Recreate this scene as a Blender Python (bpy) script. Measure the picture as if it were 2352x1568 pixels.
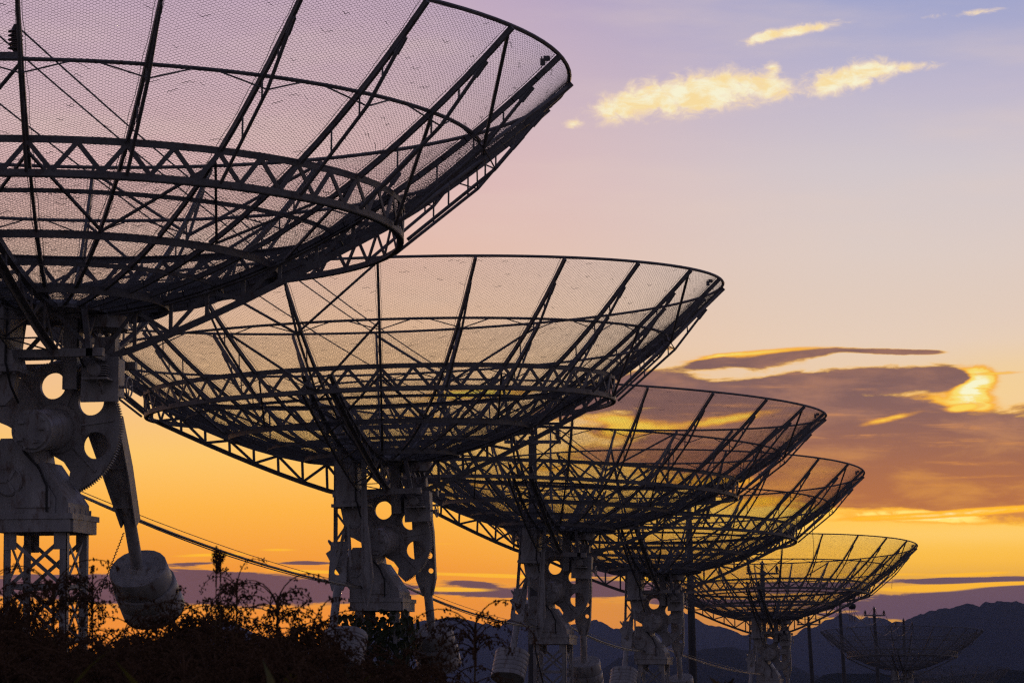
import bpy, math, random
import numpy as np
from mathutils import Vector, Matrix

for o in list(bpy.data.objects):
    bpy.data.objects.remove(o)
scene = bpy.context.scene
COL = scene.collection
PI = math.pi
rnd = random.Random(7)

# ------------------------------------------------------------------ camera
F = 9400.0                      # focal length in units of 1/2352 of the picture width
PITCH = math.radians(5.506)
EYE = 1.6
cam = bpy.data.cameras.new('camera')
cam.sensor_width = 36.0
cam.lens = 36.0 * F / 2352.0
cam.clip_start = 0.5
cam.clip_end = 20000.0
cam.dof.use_dof = True
cam.dof.focus_distance = 52.0
cam.dof.aperture_fstop = 24.0
cam_o = bpy.data.objects.new('camera', cam)
COL.objects.link(cam_o)
cam_o.location = (0, 0, EYE)
cam_o.rotation_euler = (PI / 2 + PITCH, 0, 0)
scene.camera = cam_o


def direction(px, py):
    dx = (px - 1176.0) / F
    dy = (784.0 - py) / F
    c, s = math.cos(PITCH), math.sin(PITCH)
    return Vector((dx, c - dy * s, s + dy * c))


def at(px, py, Y):
    d = direction(px, py)
    t = Y / d.y
    return Vector((d.x * t, Y, EYE + d.z * t))


# ------------------------------------------------------------------ sky
SUN_AZ = math.radians(6.2)
SUN_EL = math.radians(3.6)


def S2L(r, g, b):
    f = lambda c: (c / 255) / 12.92 if c <= 10.3 else (((c / 255) + 0.055) / 1.055) ** 2.4
    return (f(r), f(g), f(b))


world = bpy.data.worlds.new('World')
scene.world = world
world.use_nodes = True
WT = world.node_tree
for n in list(WT.nodes):
    WT.nodes.remove(n)


def wnode(t, **k):
    n = WT.nodes.new(t)
    for a, v in k.items():
        setattr(n, a, v)
    return n


def wl(a, b):
    WT.links.new(a, b)


def M(op, a, b=None, c=None, clamp=False):
    n = WT.nodes.new('ShaderNodeMath')
    n.operation = op
    n.use_clamp = clamp
    for i, v in enumerate((a, b, c)):
        if v is None:
            continue
        if hasattr(v, 'is_linked'):
            WT.links.new(v, n.inputs[i])
        else:
            n.inputs[i].default_value = v
    return n.outputs[0]


def smooth(x, lo, hi):
    n = WT.nodes.new('ShaderNodeMapRange')
    n.interpolation_type = 'SMOOTHSTEP'
    n.inputs['From Min'].default_value = lo
    n.inputs['From Max'].default_value = hi
    WT.links.new(x, n.inputs['Value'])
    return n.outputs['Result']


def mixc(fac, a, b):
    n = WT.nodes.new('ShaderNodeMix')
    n.data_type = 'RGBA'
    for sock, v in ((n.inputs[0], fac), (n.inputs[6], a), (n.inputs[7], b)):
        if hasattr(v, 'is_linked'):
            WT.links.new(v, sock)
        elif isinstance(v, tuple):
            sock.default_value = (*v, 1)
        else:
            sock.default_value = v
    return n.outputs[2]


def ramp(x, lo, hi, stops):
    mr = WT.nodes.new('ShaderNodeMapRange')
    mr.inputs['From Min'].default_value = lo
    mr.inputs['From Max'].default_value = hi
    WT.links.new(x, mr.inputs['Value'])
    n = WT.nodes.new('ShaderNodeValToRGB')
    el = n.color_ramp.elements
    while len(el) > 1:
        el.remove(el[-1])
    for i, (p, c) in enumerate(stops):
        p = (p - lo) / (hi - lo)
        e = el[0] if i == 0 else el.new(p)
        e.position = p
        e.color = (*S2L(*c), 1)
    WT.links.new(mr.outputs['Result'], n.inputs['Fac'])
    return n.outputs['Color']


tc = wnode('ShaderNodeTexCoord')
sep = wnode('ShaderNodeSeparateXYZ')
wl(tc.outputs['Generated'], sep.inputs[0])
gx, gy, gz = sep.outputs[0], sep.outputs[1], sep.outputs[2]
AZ = M('MULTIPLY', M('ARCTAN2', gx, gy), F)               # azimuth and elevation, scaled
ELV = M('MULTIPLY', M('ARCSINE', M('MINIMUM', M('MAXIMUM', gz, -1.0), 1.0)), F)


def sky_uv(px, py):
    d = direction(px, py).normalized()
    return math.atan2(d.x, d.y) * F, math.asin(d.z) * F


# vertical gradients of the dusk sky, at the left and at the right of the sunset
left_ramp = ramp(ELV, -400, 2600, [
    (-400, (150, 82, 30)), (60, (228, 118, 0)), (150, (248, 136, 0)), (270, (254, 150, 0)), (380, (244, 150, 22)), (520, (252, 178, 56)),
    (640, (254, 198, 100)), (800, (250, 200, 142)), (1000, (243, 200, 170)), (1250, (232, 190, 184)),
    (1480, (214, 182, 190)), (1680, (202, 174, 192)), (2600, (112, 104, 156))])
right_ramp = ramp(ELV, -400, 2600, [
    (-400, (130, 80, 40)), (100, (176, 112, 50)), (300, (206, 140, 48)), (400, (250, 186, 52)), (520, (255, 204, 78)), (640, (250, 190, 96)),
    (760, (246, 208, 158)), (900, (240, 214, 190)), (1100, (230, 212, 202)), (1300, (216, 205, 208)),
    (1480, (196, 188, 208)), (1690, (160, 166, 206)), (2600, (88, 94, 150))])
base = mixc(smooth(AZ, -420, 900), left_ramp, right_ramp)

# cloud noise lives in azimuth/elevation
comb = wnode('ShaderNodeCombineXYZ')
wl(AZ, comb.inputs[0])
wl(ELV, comb.inputs[1])


def noise(sx, sy, detail=6, rough=0.6, off=(0, 0, 0), shear=0.0, dist=0.0):
    mp = wnode('ShaderNodeMapping')
    mp.inputs['Scale'].default_value = (1 / sx, 1 / sy, 1)
    mp.inputs['Location'].default_value = off
    mp.inputs['Rotation'].default_value = (0, 0, shear)
    wl(comb.outputs[0], mp.inputs['Vector'])
    n = wnode('ShaderNodeTexNoise')
    n.inputs['Scale'].default_value = 1.0
    n.inputs['Detail'].default_value = detail
    n.inputs['Roughness'].default_value = rough
    n.inputs['Distortion'].default_value = dist
    wl(mp.outputs[0], n.inputs['Vector'])
    return n.outputs['Fac']


def blob(px, py, rx, ry, tilt=0.0, amp=1.0):
    """soft elliptic bump in azimuth/elevation (tilt in degrees, right end up)"""
    u, v = sky_uv(px, py)
    ct, st = math.cos(math.radians(tilt)), math.sin(math.radians(tilt))
    du = M('SUBTRACT', AZ, u)
    dv = M('SUBTRACT', ELV, v)
    a = M('DIVIDE', M('ADD', M('MULTIPLY', du, ct), M('MULTIPLY', dv, st)), rx)
    b = M('DIVIDE', M('SUBTRACT', M('MULTIPLY', dv, ct), M('MULTIPLY', du, st)), ry)
    q = M('ADD', M('MULTIPLY', a, a), M('MULTIPLY', b, b))
    e = M('POWER', 2.71828, M('MULTIPLY', q, -1.0))
    return M('MULTIPLY', e, amp) if amp != 1.0 else e


def total(items):
    s = items[0]
    for i in items[1:]:
        s = M('ADD', s, i)
    return s


# high thin veils
veil = noise(700, 150, 5, 0.55, (3.1, 0.7, 0), 0.25)
veil_m = M('MULTIPLY', M('MULTIPLY', smooth(veil, 0.42, 0.75), smooth(ELV, 650, 1100)), 0.30)
base = mixc(veil_m, base, S2L(236, 212, 196))

n_fine = noise(70, 34, 8, 0.62, (1.3, 5.1, 0), 0.0, 0.4)
n_mid = noise(260, 62, 7, 0.60, (7.7, 2.2, 0), 0.06, 0.3)
n_puff = noise(46, 30, 9, 0.66, (4.3, 1.1, 0), 0.25, 0.6)
n_vein = noise(150, 40, 9, 0.68, (9.3, 3.1, 0), 0.10, 0.8)
n_low = noise(360, 22, 7, 0.58, (2.9, 8.4, 0), 0.0, 0.3)

# --- sunlit cream puffs high on the right
puffs = total([blob(1405, 250, 66, 34, 16, 1.1), blob(1490, 226, 78, 44, 12, 1.2), blob(1590, 222, 76, 42, 12, 1.1),
               blob(1660, 202, 90, 48, 10, 1.2), blob(1768, 206, 56, 32, 5, 1.3), blob(1893, 192, 56, 30, 16, 1.1),
               blob(1978, 170, 75, 34, 14, 1.3), blob(2080, 156, 85, 13, 4), blob(1745, 88, 45, 12, 14),
               blob(1800, 76, 75, 15, 12), blob(1890, 62, 70, 11, 9), blob(1315, 283, 26, 11, 0),
               blob(1776, 155, 18, 15, 0, 0.8), blob(2180, 36, 70, 9, 4, 0.60), blob(2265, 26, 60, 8, 4, 0.60)])
puff_d = M('SUBTRACT', M('ADD', puffs, M('MULTIPLY', M('MULTIPLY', M('SUBTRACT', n_puff, 0.5), 2.5), smooth(puffs, 0.02, 0.5))), 0.60)
puff_a = smooth(puff_d, -0.34, 0.66)
puff_c = mixc(smooth(puff_d, 0.0, 0.9), S2L(250, 222, 190), mixc(smooth(n_fine, 0.36, 0.62), S2L(255, 226, 160), S2L(255, 249, 214)))
base = mixc(M('MULTIPLY', puff_a, 0.95), base, puff_c)

# --- the large mauve cloud bank lit from behind
bank = total([blob(1620, 832, 60, 12, 7), blob(1740, 828, 130, 17, 6, 1.15), blob(1850, 812, 70, 8, 3, 0.8), blob(2010, 806, 120, 7, -2, 0.95), blob(2110, 808, 60, 5, 0, 0.7), blob(1535, 800, 30, 8, 0, 0.9),
              blob(1500, 868, 120, 22, 0, 0.9), blob(1740, 896, 190, 28, 5, 1.1), blob(2000, 876, 230, 32, 3, 1.45), blob(2165, 868, 56, 24, 0, 1.3),
              blob(1560, 960, 200, 20, 8, 0.7), blob(1800, 962, 220, 30, 2, 1.0), blob(2080, 946, 120, 22, -4, 1.3), blob(1950, 930, 150, 20, 0, 0.9), blob(1880, 1060, 400, 66, 0, 1.5),
              blob(2330, 1070, 420, 84, -4, 1.7), blob(2180, 1010, 160, 30, 4, 1.2), blob(2800, 1050, 500, 120, 0, 1.5), blob(2130, 1140, 420, 34, -2, 1.0),
              blob(1330, 935, 150, 18, 10, 0.9), blob(1500, 902, 190, 32, 0, 0.9), blob(1640, 965, 260, 40, 0, 1.1), blob(1570, 1040, 240, 26, 0, 0.8), blob(1120, 905, 150, 14, 4, 0.75), blob(950, 930, 110, 10, 0, 0.55)])
halo = total([blob(2270, 890, 230, 75, 10), blob(2240, 1225, 420, 26, 0, 0.5)])
base = mixc(M('MULTIPLY', halo, 0.55), base, S2L(255, 216, 138))
gate = smooth(bank, 0.03, 0.5)
bank_d = M('SUBTRACT', M('ADD', bank, M('MULTIPLY', M('MULTIPLY', M('SUBTRACT', n_mid, 0.5), 1.7), gate)), 0.46)
bank_d = M('ADD', bank_d, M('MULTIPLY', M('MULTIPLY', M('SUBTRACT', n_vein, 0.5), 1.3), gate))
bank_a = smooth(bank_d, -0.08, 0.26)
core = mixc(smooth(ELV, 500, 800), S2L(182, 110, 54), S2L(134, 98, 90))
core = mixc(M('MULTIPLY', smooth(n_mid, 0.42, 0.70), 0.8), core, mixc(smooth(ELV, 560, 760), S2L(214, 142, 58), S2L(176, 124, 98)))
streak = M('MULTIPLY', smooth(n_low, 0.52, 0.72), smooth(n_vein, 0.40, 0.60))
core = mixc(M('MULTIPLY', streak, 0.75), core, mixc(smooth(ELV, 560, 800), S2L(226, 146, 50), S2L(206, 140, 92)))
edge = mixc(smooth(ELV, 500, 900), S2L(255, 182, 14), S2L(255, 192, 74))
bank_c = mixc(smooth(bank_d, 0.0, 0.40), edge, core)
base = mixc(bank_a, base, bank_c)
rim = M('MULTIPLY', smooth(bank_d, -0.48, 0.02), M('SUBTRACT', 1.0, smooth(bank_d, 0.05, 0.75)))
rim = M('MULTIPLY', rim, total([blob(2240, 892, 42, 42, 20, 2.0), blob(2130, 928, 90, 26, 0, 0.5), blob(2120, 1186, 330, 20, 2, 1.0), blob(1700, 812, 200, 16, 3, 0.6)]))
rim = M('MULTIPLY', rim, M('ADD', 0.10, M('MULTIPLY', n_vein, 1.7)))
rim_c = mixc(smooth(rim, 0.25, 0.7), S2L(255, 176, 30), S2L(255, 226, 110))
rim_c = mixc(smooth(rim, 0.7, 1.3), rim_c, S2L(255, 250, 205))
base = mixc(smooth(rim, 0.06, 0.42), base, rim_c)
# burning rims where the sun stands behind the bank
glow = total([blob(2215, 935, 45, 10, 6, 1.0), blob(2040, 962, 75, 8, 12, 0.75),
              blob(2290, 857, 60, 5, 2, 0.8), blob(1650, 966, 150, 12, 9, 0.75), blob(1440, 985, 85, 16, 8, 0.9), blob(1080, 905, 120, 12, 3, 1.0),
              blob(1400, 962, 60, 12, 0, 0.9), blob(2080, 1186, 190, 7, 2, 1.1), blob(2290, 1170, 130, 8, 3, 1.1), blob(1640, 1105, 130, 14, 0, 0.85),
              blob(1750, 1150, 120, 14, 6, 0.8), blob(1000, 965, 130, 12, -4, 0.7), blob(1250, 1075, 120, 10, -3, 0.65), blob(1060, 1110, 110, 10, -3, 0.6)])
glow_d = M('ADD', M('MULTIPLY', glow, M('ADD', M('MULTIPLY', n_vein, 1.6), 0.22)), M('MULTIPLY', M('SUBTRACT', n_fine, 0.5), 0.7))
glow_a = M('MULTIPLY', smooth(glow_d, 0.18, 0.80), smooth(glow, 0.05, 0.35))
hot = mixc(smooth(ELV, 620, 780), S2L(255, 186, 18), S2L(255, 222, 92))
glow_c = mixc(smooth(glow_d, 0.35, 0.95), S2L(255, 168, 14), hot)
glow_c = mixc(smooth(glow_d, 1.0, 1.9), glow_c, S2L(255, 248, 190))
base = mixc(glow_a, base, glow_c)

# --- low bands over the mountains
low = total([blob(330, 1352, 260, 36, 0, 1.4), blob(620, 1354, 240, 38, -2, 1.5), blob(840, 1352, 130, 24, 0, 1.0), blob(700, 1292, 90, 7, 0, 0.8),
             blob(450, 1292, 110, 7, 3, 0.5), blob(1060, 1336, 90, 9, -2, 0.95), blob(1150, 1362, 170, 16, -2, 1.1), blob(1420, 1352, 170, 24, 0, 1.25), blob(1400, 1310, 120, 12, 0, 0.9),
             blob(1640, 1385, 130, 12, 0, 0.9), blob(1800, 1345, 120, 18, 0, 1.0), blob(2250, 1332, 300, 8, 1, 1.05), blob(2230, 1392, 360, 36, 0, 1.7),
             blob(2700, 1370, 400, 60, 0, 1.6), blob(-200, 1345, 400, 26, 0, 1.1)])
low_d = M('SUBTRACT', M('ADD', low, M('ADD', M('MULTIPLY', M('SUBTRACT', n_low, 0.5), 1.9), M('MULTIPLY', M('SUBTRACT', n_vein, 0.5), 0.9))), 0.50)
low_a = M('MULTIPLY', smooth(low_d, -0.08, 0.30), smooth(low, 0.03, 0.35))
low_core = mixc(smooth(AZ, 300, 1000), S2L(96, 66, 74), S2L(92, 68, 84))
low_edge = mixc(smooth(AZ, 0, 900), S2L(252, 168, 22), S2L(255, 182, 20))
low_c = mixc(smooth(low_d, 0.02, 0.34), low_edge, low_core)
base = mixc(M('MULTIPLY', low_a, 0.95), base, low_c)
fire = total([blob(2120, 1352, 110, 9, 0, 1.2), blob(2300, 1340, 190, 6, 2, 1.1), blob(2240, 1318, 110, 5, 3, 0.9), blob(1900, 1376, 80, 6, 0, 0.7),
              blob(480, 1274, 120, 5, 2, 0.85), blob(980, 1316, 220, 6, -2, 0.7), blob(1080, 1354, 90, 6, 0, 0.8), blob(1500, 1330, 140, 6, 0, 0.8),
              blob(2010, 1318, 160, 5, 0, 0.9), blob(1650, 1330, 130, 9, 0, 0.8), blob(840, 1298, 110, 6, 0, 0.9), blob(700, 1312, 120, 5, -2, 0.9), blob(640, 1262, 60, 4, 0, 0.7), blob(300, 1306, 80, 6, 2, 0.9), blob(1150, 1322, 90, 5, -2, 0.9), blob(1010, 1352, 60, 5, 0, 0.9), blob(1000, 1248, 90, 4, 0, 0.6)])
fire_a = smooth(M('MULTIPLY', fire, M('ADD', M('MULTIPLY', n_low, 1.4), 0.25)), 0.34, 0.80)
base = mixc(fire_a, base, S2L(255, 184, 14))

# the sky behind the evening air is brighter than what reaches the camera
boost = wnode('ShaderNodeVectorMath', operation='SCALE')
wl(base, boost.inputs[0])
wl(M('ADD', 1.06, M('MULTIPLY', M('SUBTRACT', 1.0, smooth(ELV, 60, 1050)), 0.60)), boost.inputs['Scale'])
base = boost.outputs[0]

# away from the sunset the dusk sky dims evenly to slate blue
facing = M('DIVIDE', M('ADD', M('MULTIPLY', gx, math.sin(SUN_AZ)), M('MULTIPLY', gy, math.cos(SUN_AZ))),
           M('MAXIMUM', M('SQRT', M('ADD', M('MULTIPLY', gx, gx), M('MULTIPLY', gy, gy))), 0.001))
dusk = mixc(smooth(gz, 0.0, 0.7), (0.135, 0.112, 0.130), (0.085, 0.086, 0.150))
away = M('MULTIPLY', smooth(facing, -0.25, 0.93), M('SUBTRACT', 1.0, smooth(gz, 0.18, 0.55)))
final = mixc(away, dusk, base)
bg = wnode('ShaderNodeBackground')
bg.inputs['Strength'].default_value = 1.0
wl(final, bg.inputs['Color'])
wo = wnode('ShaderNodeOutputWorld')
wl(bg.outputs[0], wo.inputs['Surface'])
world.cycles.sampling_method = 'MANUAL'
world.cycles.sample_map_resolution = 1024

# ------------------------------------------------------------------ sun (low, veiled by the cloud bank)
sun = bpy.data.lights.new('sun', 'SUN')
sun.energy = 0.4
sun.angle = math.radians(6.0)
sun.color = (1.0, 0.62, 0.36)
sun_o = bpy.data.objects.new('sun', sun)
COL.objects.link(sun_o)
sd = Vector((math.sin(SUN_AZ) * math.cos(SUN_EL), math.cos(SUN_AZ) * math.cos(SUN_EL), math.sin(SUN_EL)))
sun_o.rotation_euler = sd.to_track_quat('Z', 'Y').to_euler()
sun_o.location = (40, 60, 30)

scene.view_settings.view_transform = 'Standard'
scene.view_settings.look = 'None'
scene.view_settings.exposure = 0.0
scene.view_settings.gamma = 1.0
scene.view_settings.use_curve_mapping = False
scene.render.engine = 'CYCLES'
scene.cycles.use_denoising = False
scene.cycles.max_bounces = 6
scene.cycles.diffuse_bounces = 3
scene.cycles.volume_bounces = 1
scene.cycles.filter_width = 1.3


# ------------------------------------------------------------------ materials
def material(name, c1, c2, rough=0.6, scale=3.0, metal=0.0, third=None, bump=0.0, stretch=(1, 1, 1)):
    m = bpy.data.materials.new(name)
    m.use_nodes = True
    t = m.node_tree
    b = t.nodes['Principled BSDF']
    co = t.nodes.new('ShaderNodeTexCoord')
    mp = t.nodes.new('ShaderNodeMapping')
    mp.inputs['Scale'].default_value = stretch
    t.links.new(co.outputs['Object'], mp.inputs['Vector'])
    n = t.nodes.new('ShaderNodeTexNoise')
    n.inputs['Scale'].default_value = scale
    n.inputs['Detail'].default_value = 6
    n.inputs['Roughness'].default_value = 0.65
    t.links.new(mp.outputs[0], n.inputs['Vector'])
    r = t.nodes.new('ShaderNodeValToRGB')
    r.color_ramp.elements[0].position = 0.35
    r.color_ramp.elements[1].position = 0.68
    r.color_ramp.elements[0].color = (*c1, 1)
    r.color_ramp.elements[1].color = (*c2, 1)
    t.links.new(n.outputs['Fac'], r.inputs['Fac'])
    outc = r.outputs['Color']
    if third:
        n2 = t.nodes.new('ShaderNodeTexNoise')
        n2.inputs['Scale'].default_value = scale * 2.7
        n2.inputs['Detail'].default_value = 8
        n2.inputs['Roughness'].default_value = 0.7
        t.links.new(mp.outputs[0], n2.inputs['Vector'])
        mr = t.nodes.new('ShaderNodeMapRange')
        mr.inputs['From Min'].default_value = 0.53
        mr.inputs['From Max'].default_value = 0.70
        t.links.new(n2.outputs['Fac'], mr.inputs['Value'])
        mx = t.nodes.new('ShaderNodeMix')
        mx.data_type = 'RGBA'
        t.links.new(mr.outputs['Result'], mx.inputs[0])
        t.links.new(outc, mx.inputs[6])
        mx.inputs[7].default_value = (*third, 1)
        outc = mx.outputs[2]
    t.links.new(outc, b.inputs['Base Color'])
    b.inputs['Roughness'].default_value = rough
    b.inputs['Metallic'].default_value = metal
    if bump:
        bp = t.nodes.new('ShaderNodeBump')
        bp.inputs['Strength'].default_value = bump
        bp.inputs['Distance'].default_value = 0.01
        t.links.new(n.outputs['Fac'], bp.inputs['Height'])
        t.links.new(bp.outputs[0], b.inputs['Normal'])
    return m


PAINT = material('weathered grey paint', (0.30, 0.30, 0.305), (0.52, 0.52, 0.52), 0.45, 5.0, 0, (0.17, 0.10, 0.065), 0.25, (1, 1, 0.35))
STEEL = material('dull painted steel', (0.15, 0.15, 0.155), (0.25, 0.25, 0.25), 0.55, 6.0, 0, (0.12, 0.07, 0.05))
WIRE = material('weathered galvanised wire', (0.12, 0.115, 0.115), (0.19, 0.185, 0.18), 0.6, 9.0)
BLACK = material('black rubber cable', (0.015, 0.015, 0.016), (0.03, 0.03, 0.03), 0.5, 5.0)
COPPER = material('oxidised conductor', (0.22, 0.14, 0.10), (0.34, 0.22, 0.16), 0.6, 3.0)
CONCRETE = material('tarred pole', (0.05, 0.05, 0.052), (0.10, 0.098, 0.095), 0.85, 3.0, 0, None, 0.2)
PORCELAIN = material('brown porcelain', (0.05, 0.035, 0.03), (0.08, 0.05, 0.04), 0.3, 3.0)
SEED = material('dry reddish seed', (0.075, 0.043, 0.026), (0.15, 0.09, 0.055), 0.8, 30.0)
STALK = material('dry stalk', (0.10, 0.075, 0.04), (0.17, 0.12, 0.06), 0.8, 12.0)
LEAF = material('sorghum leaf', (0.06, 0.09, 0.02), (0.22, 0.17, 0.03), 0.6, 5.0, 0, (0.14, 0.05, 0.02), 0, (1, 1, 0.3))
IVYM = material('ivy leaf', (0.03, 0.05, 0.015), (0.06, 0.08, 0.025), 0.5, 7.0)
BARK = material('woody vine', (0.05, 0.04, 0.03), (0.09, 0.07, 0.05), 0.9, 9.0)
SOIL = material('field soil and stubble', (0.05, 0.04, 0.025), (0.07, 0.07, 0.035), 0.95, 0.8)
FOREST = material('forested mountain slope', (0.018, 0.026, 0.017), (0.030, 0.033, 0.023), 0.95, 0.006, 0, (0.05, 0.046, 0.042))
SCRUB = material('scrub on near hills', (0.012, 0.018, 0.010), (0.022, 0.025, 0.015), 0.95, 0.03)
for m in (FOREST, SCRUB, SOIL, SEED, STALK, BARK):
    m.node_tree.nodes['Principled BSDF'].inputs['Specular IOR Level'].default_value = 0.0
for m in (LEAF, IVYM):
    b = m.node_tree.nodes['Principled BSDF']
    try:
        b.inputs['Subsurface Weight'].default_value = 0.0
    except Exception:
        pass
    t = m.node_tree
    tr = t.nodes.new('ShaderNodeBsdfTranslucent')
    t.links.new(b.inputs['Base Color'].links[0].from_socket, tr.inputs['Color'])
    ms = t.nodes.new('ShaderNodeMixShader')
    ms.inputs[0].default_value = 0.30
    t.links.new(b.outputs[0], ms.inputs[1])
    t.links.new(tr.outputs[0], ms.inputs[2])
    t.links.new(ms.outputs[0], t.nodes['Material Output'].inputs['Surface'])


# ------------------------------------------------------------------ mesh helpers
class MB:
    def __init__(s):
        s.v, s.f = [], []

    def add(s, vs, fs):
        b = len(s.v)
        s.v += [tuple(v) for v in vs]
        s.f += [tuple(b + i for i in f) for f in fs]
        return s

    def bar(s, p0, p1, w, h=None, up=(0, 0, 1), ext=0.0):
        """rectangular bar; h is measured along up"""
        p0, p1 = Vector(p0), Vector(p1)
        h = w if h is None else h
        d = (p1 - p0).normalized()
        u = Vector(up)
        a = d.cross(u)
        if a.length < 1e-4:
            a = d.cross(Vector((1, 0, 0)))
            if a.length < 1e-4:
                a = d.cross(Vector((0, 1, 0)))
        a.normalize()
        u = a.cross(d).normalized()
        p0 = p0 - d * ext
        p1 = p1 + d * ext
        vs = []
        for p in (p0, p1):
            for sa, su in ((-1, -1), (1, -1), (1, 1), (-1, 1)):
                vs.append(p + a * (sa * w / 2) + u * (su * h / 2))
        return s.add(vs, [(3, 2, 1, 0), (4, 5, 6, 7), (0, 1, 5, 4), (1, 2, 6, 5), (2, 3, 7, 6), (3, 0, 4, 7)])

    def angle(s, p0, p1, w, t=0.006, up=(0, 0, 1), side=1):
        """L section"""
        p0, p1 = Vector(p0), Vector(p1)
        d = (p1 - p0).normalized()
        u = Vector(up)
        a = d.cross(u)
        if a.length < 1e-4:
            a = d.cross(Vector((1, 0, 0)))
        a.normalize()
        u = a.cross(d).normalized()
        a = a * side
        prof = [(0, 0), (w, 0), (w, t), (t, t), (t, w), (0, w)]
        vs = []
        for p in (p0, p1):
            for x, y in prof:
                vs.append(p + a * (x - w * 0.3) + u * (y - w * 0.3))
        n = 6
        return s.add(vs, [tuple(range(n))[::-1], tuple(range(n, 2 * n))] + [(i, (i + 1) % n, n + (i + 1) % n, n + i) for i in range(n)])

    def tube(s, pts, r, n=6, cap=True):
        pts = [Vector(p) for p in pts]
        rs = r if isinstance(r, (list, tuple)) else [r] * len(pts)
        vs, fs = [], []
        ref = None
        for i, p in enumerate(pts):
            d = (pts[min(i + 1, len(pts) - 1)] - pts[max(i - 1, 0)]).normalized()
            if ref is None:
                ref = d.orthogonal().normalized()
            ref = (ref - d * ref.dot(d))
            if ref.length < 1e-5:
                ref = d.orthogonal()
            ref.normalize()
            b = d.cross(ref)
            for k in range(n):
                a = 2 * PI * k / n
                vs.append(p + (ref * math.cos(a) + b * math.sin(a)) * rs[i])
        for i in range(len(pts) - 1):
            for k in range(n):
                fs.append((i * n + k, i * n + (k + 1) % n, (i + 1) * n + (k + 1) % n, (i + 1) * n + k))
        if cap:
            fs.append(tuple(range(n))[::-1])
            fs.append(tuple((len(pts) - 1) * n + k for k in range(n)))
        return s.add(vs, fs)

    def box(s, lo, hi):
        (x0, y0, z0), (x1, y1, z1) = lo, hi
        vs = [(x0, y0, z0), (x1, y0, z0), (x1, y1, z0), (x0, y1, z0), (x0, y0, z1), (x1, y0, z1), (x1, y1, z1), (x0, y1, z1)]
        return s.add(vs, [(3, 2, 1, 0), (4, 5, 6, 7), (0, 1, 5, 4), (1, 2, 6, 5), (2, 3, 7, 6), (3, 0, 4, 7)])

    def prism(s, poly, y0, y1, plane='xz'):
        n = len(poly)
        vs = []
        for y in (y0, y1):
            for a, b in poly:
                vs.append((a, y, b) if plane == 'xz' else ((a, b, y) if plane == 'xy' else (y, a, b)))
        return s.add(vs, [tuple(range(n)), tuple(range(n, 2 * n))[::-1]] + [(i, n + i, n + (i + 1) % n, (i + 1) % n) for i in range(n)])

    def lathe(s, prof, n=32, axis='z', c=(0, 0, 0), close=True):
        """prof: list of (radius, height along axis)"""
        vs, fs = [], []
        for r, h in prof:
            for k in range(n):
                a = 2 * PI * k / n
                x, y = r * math.cos(a), r * math.sin(a)
                p = {'z': (x, y, h), 'y': (x, h, y), 'x': (h, x, y)}[axis]
                vs.append((p[0] + c[0], p[1] + c[1], p[2] + c[2]))
        for i in range(len(prof) - 1):
            for k in range(n):
                fs.append((i * n + k, i * n + (k + 1) % n, (i + 1) * n + (k + 1) % n, (i + 1) * n + k))
        if close:
            fs.append(tuple(range(n))[::-1])
            fs.append(tuple((len(prof) - 1) * n + k for k in range(n)))
        return s.add(vs, fs)

    def ring(s, r, z, w, h, n=96):
        """rectangular section hoop: w radial, h vertical"""
        vs, fs = [], []
        for k in range(n):
            a = 2 * PI * k / n
            for dr, dz in ((-w / 2, -h / 2), (w / 2, -h / 2), (w / 2, h / 2), (-w / 2, h / 2)):
                vs.append(((r + dr) * math.cos(a), (r + dr) * math.sin(a), z + dz))
        for k in range(n):
            for j in range(4):
                fs.append((k * 4 + j, ((k + 1) % n) * 4 + j, ((k + 1) % n) * 4 + (j + 1) % 4, k * 4 + (j + 1) % 4))
        return s.add(vs, fs)

    def mesh(s, name, mat, smooth_=False):
        me = bpy.data.meshes.new(name)
        me.from_pydata(s.v, [], s.f)
        me.materials.append(mat)
        if smooth_:
            me.polygons.foreach_set('use_smooth', [True] * len(me.polygons))
            try:
                me.set_sharp_from_angle(angle=math.radians(40))
            except Exception:
                pass
        me.update()
        return me


def mesh_np(name, v, q, mat):
    me = bpy.data.meshes.new(name)
    me.vertices.add(len(v))
    me.vertices.foreach_set('co', np.asarray(v, dtype=np.float32).ravel())
    q = np.asarray(q, dtype=np.int32)
    k = q.shape[1]
    me.loops.add(q.size)
    me.loops.foreach_set('vertex_index', q.ravel())
    me.polygons.add(len(q))
    me.polygons.foreach_set('loop_start', np.arange(0, q.size, k, dtype=np.int32))
    me.polygons.foreach_set('loop_total', np.full(len(q), k, dtype=np.int32))
    me.materials.append(mat)
    me.update(calc_edges=True)
    return me


def obj(name, data, parent=None, mat4=None):
    o = bpy.data.objects.new(name, data)
    COL.objects.link(o)
    if parent is not None:
        o.parent = parent
    if mat4 is not None:
        o.matrix_local = mat4
    return o


def tag(o, label=None, cat=None, group=None, kind=None):
    if label:
        o['label'] = label
    if cat:
        o['category'] = cat
    if group:
        o['group'] = group
    if kind:
        o['kind'] = kind
    return o


def thing(name, label, cat, loc=(0, 0, 0), rotz=0.0, group=None):
    o = bpy.data.objects.new(name, None)
    COL.objects.link(o)
    o.location = loc
    o.rotation_euler = (0, 0, rotz)
    o.empty_display_size = 0.3
    return tag(o, label, cat, group)


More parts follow.
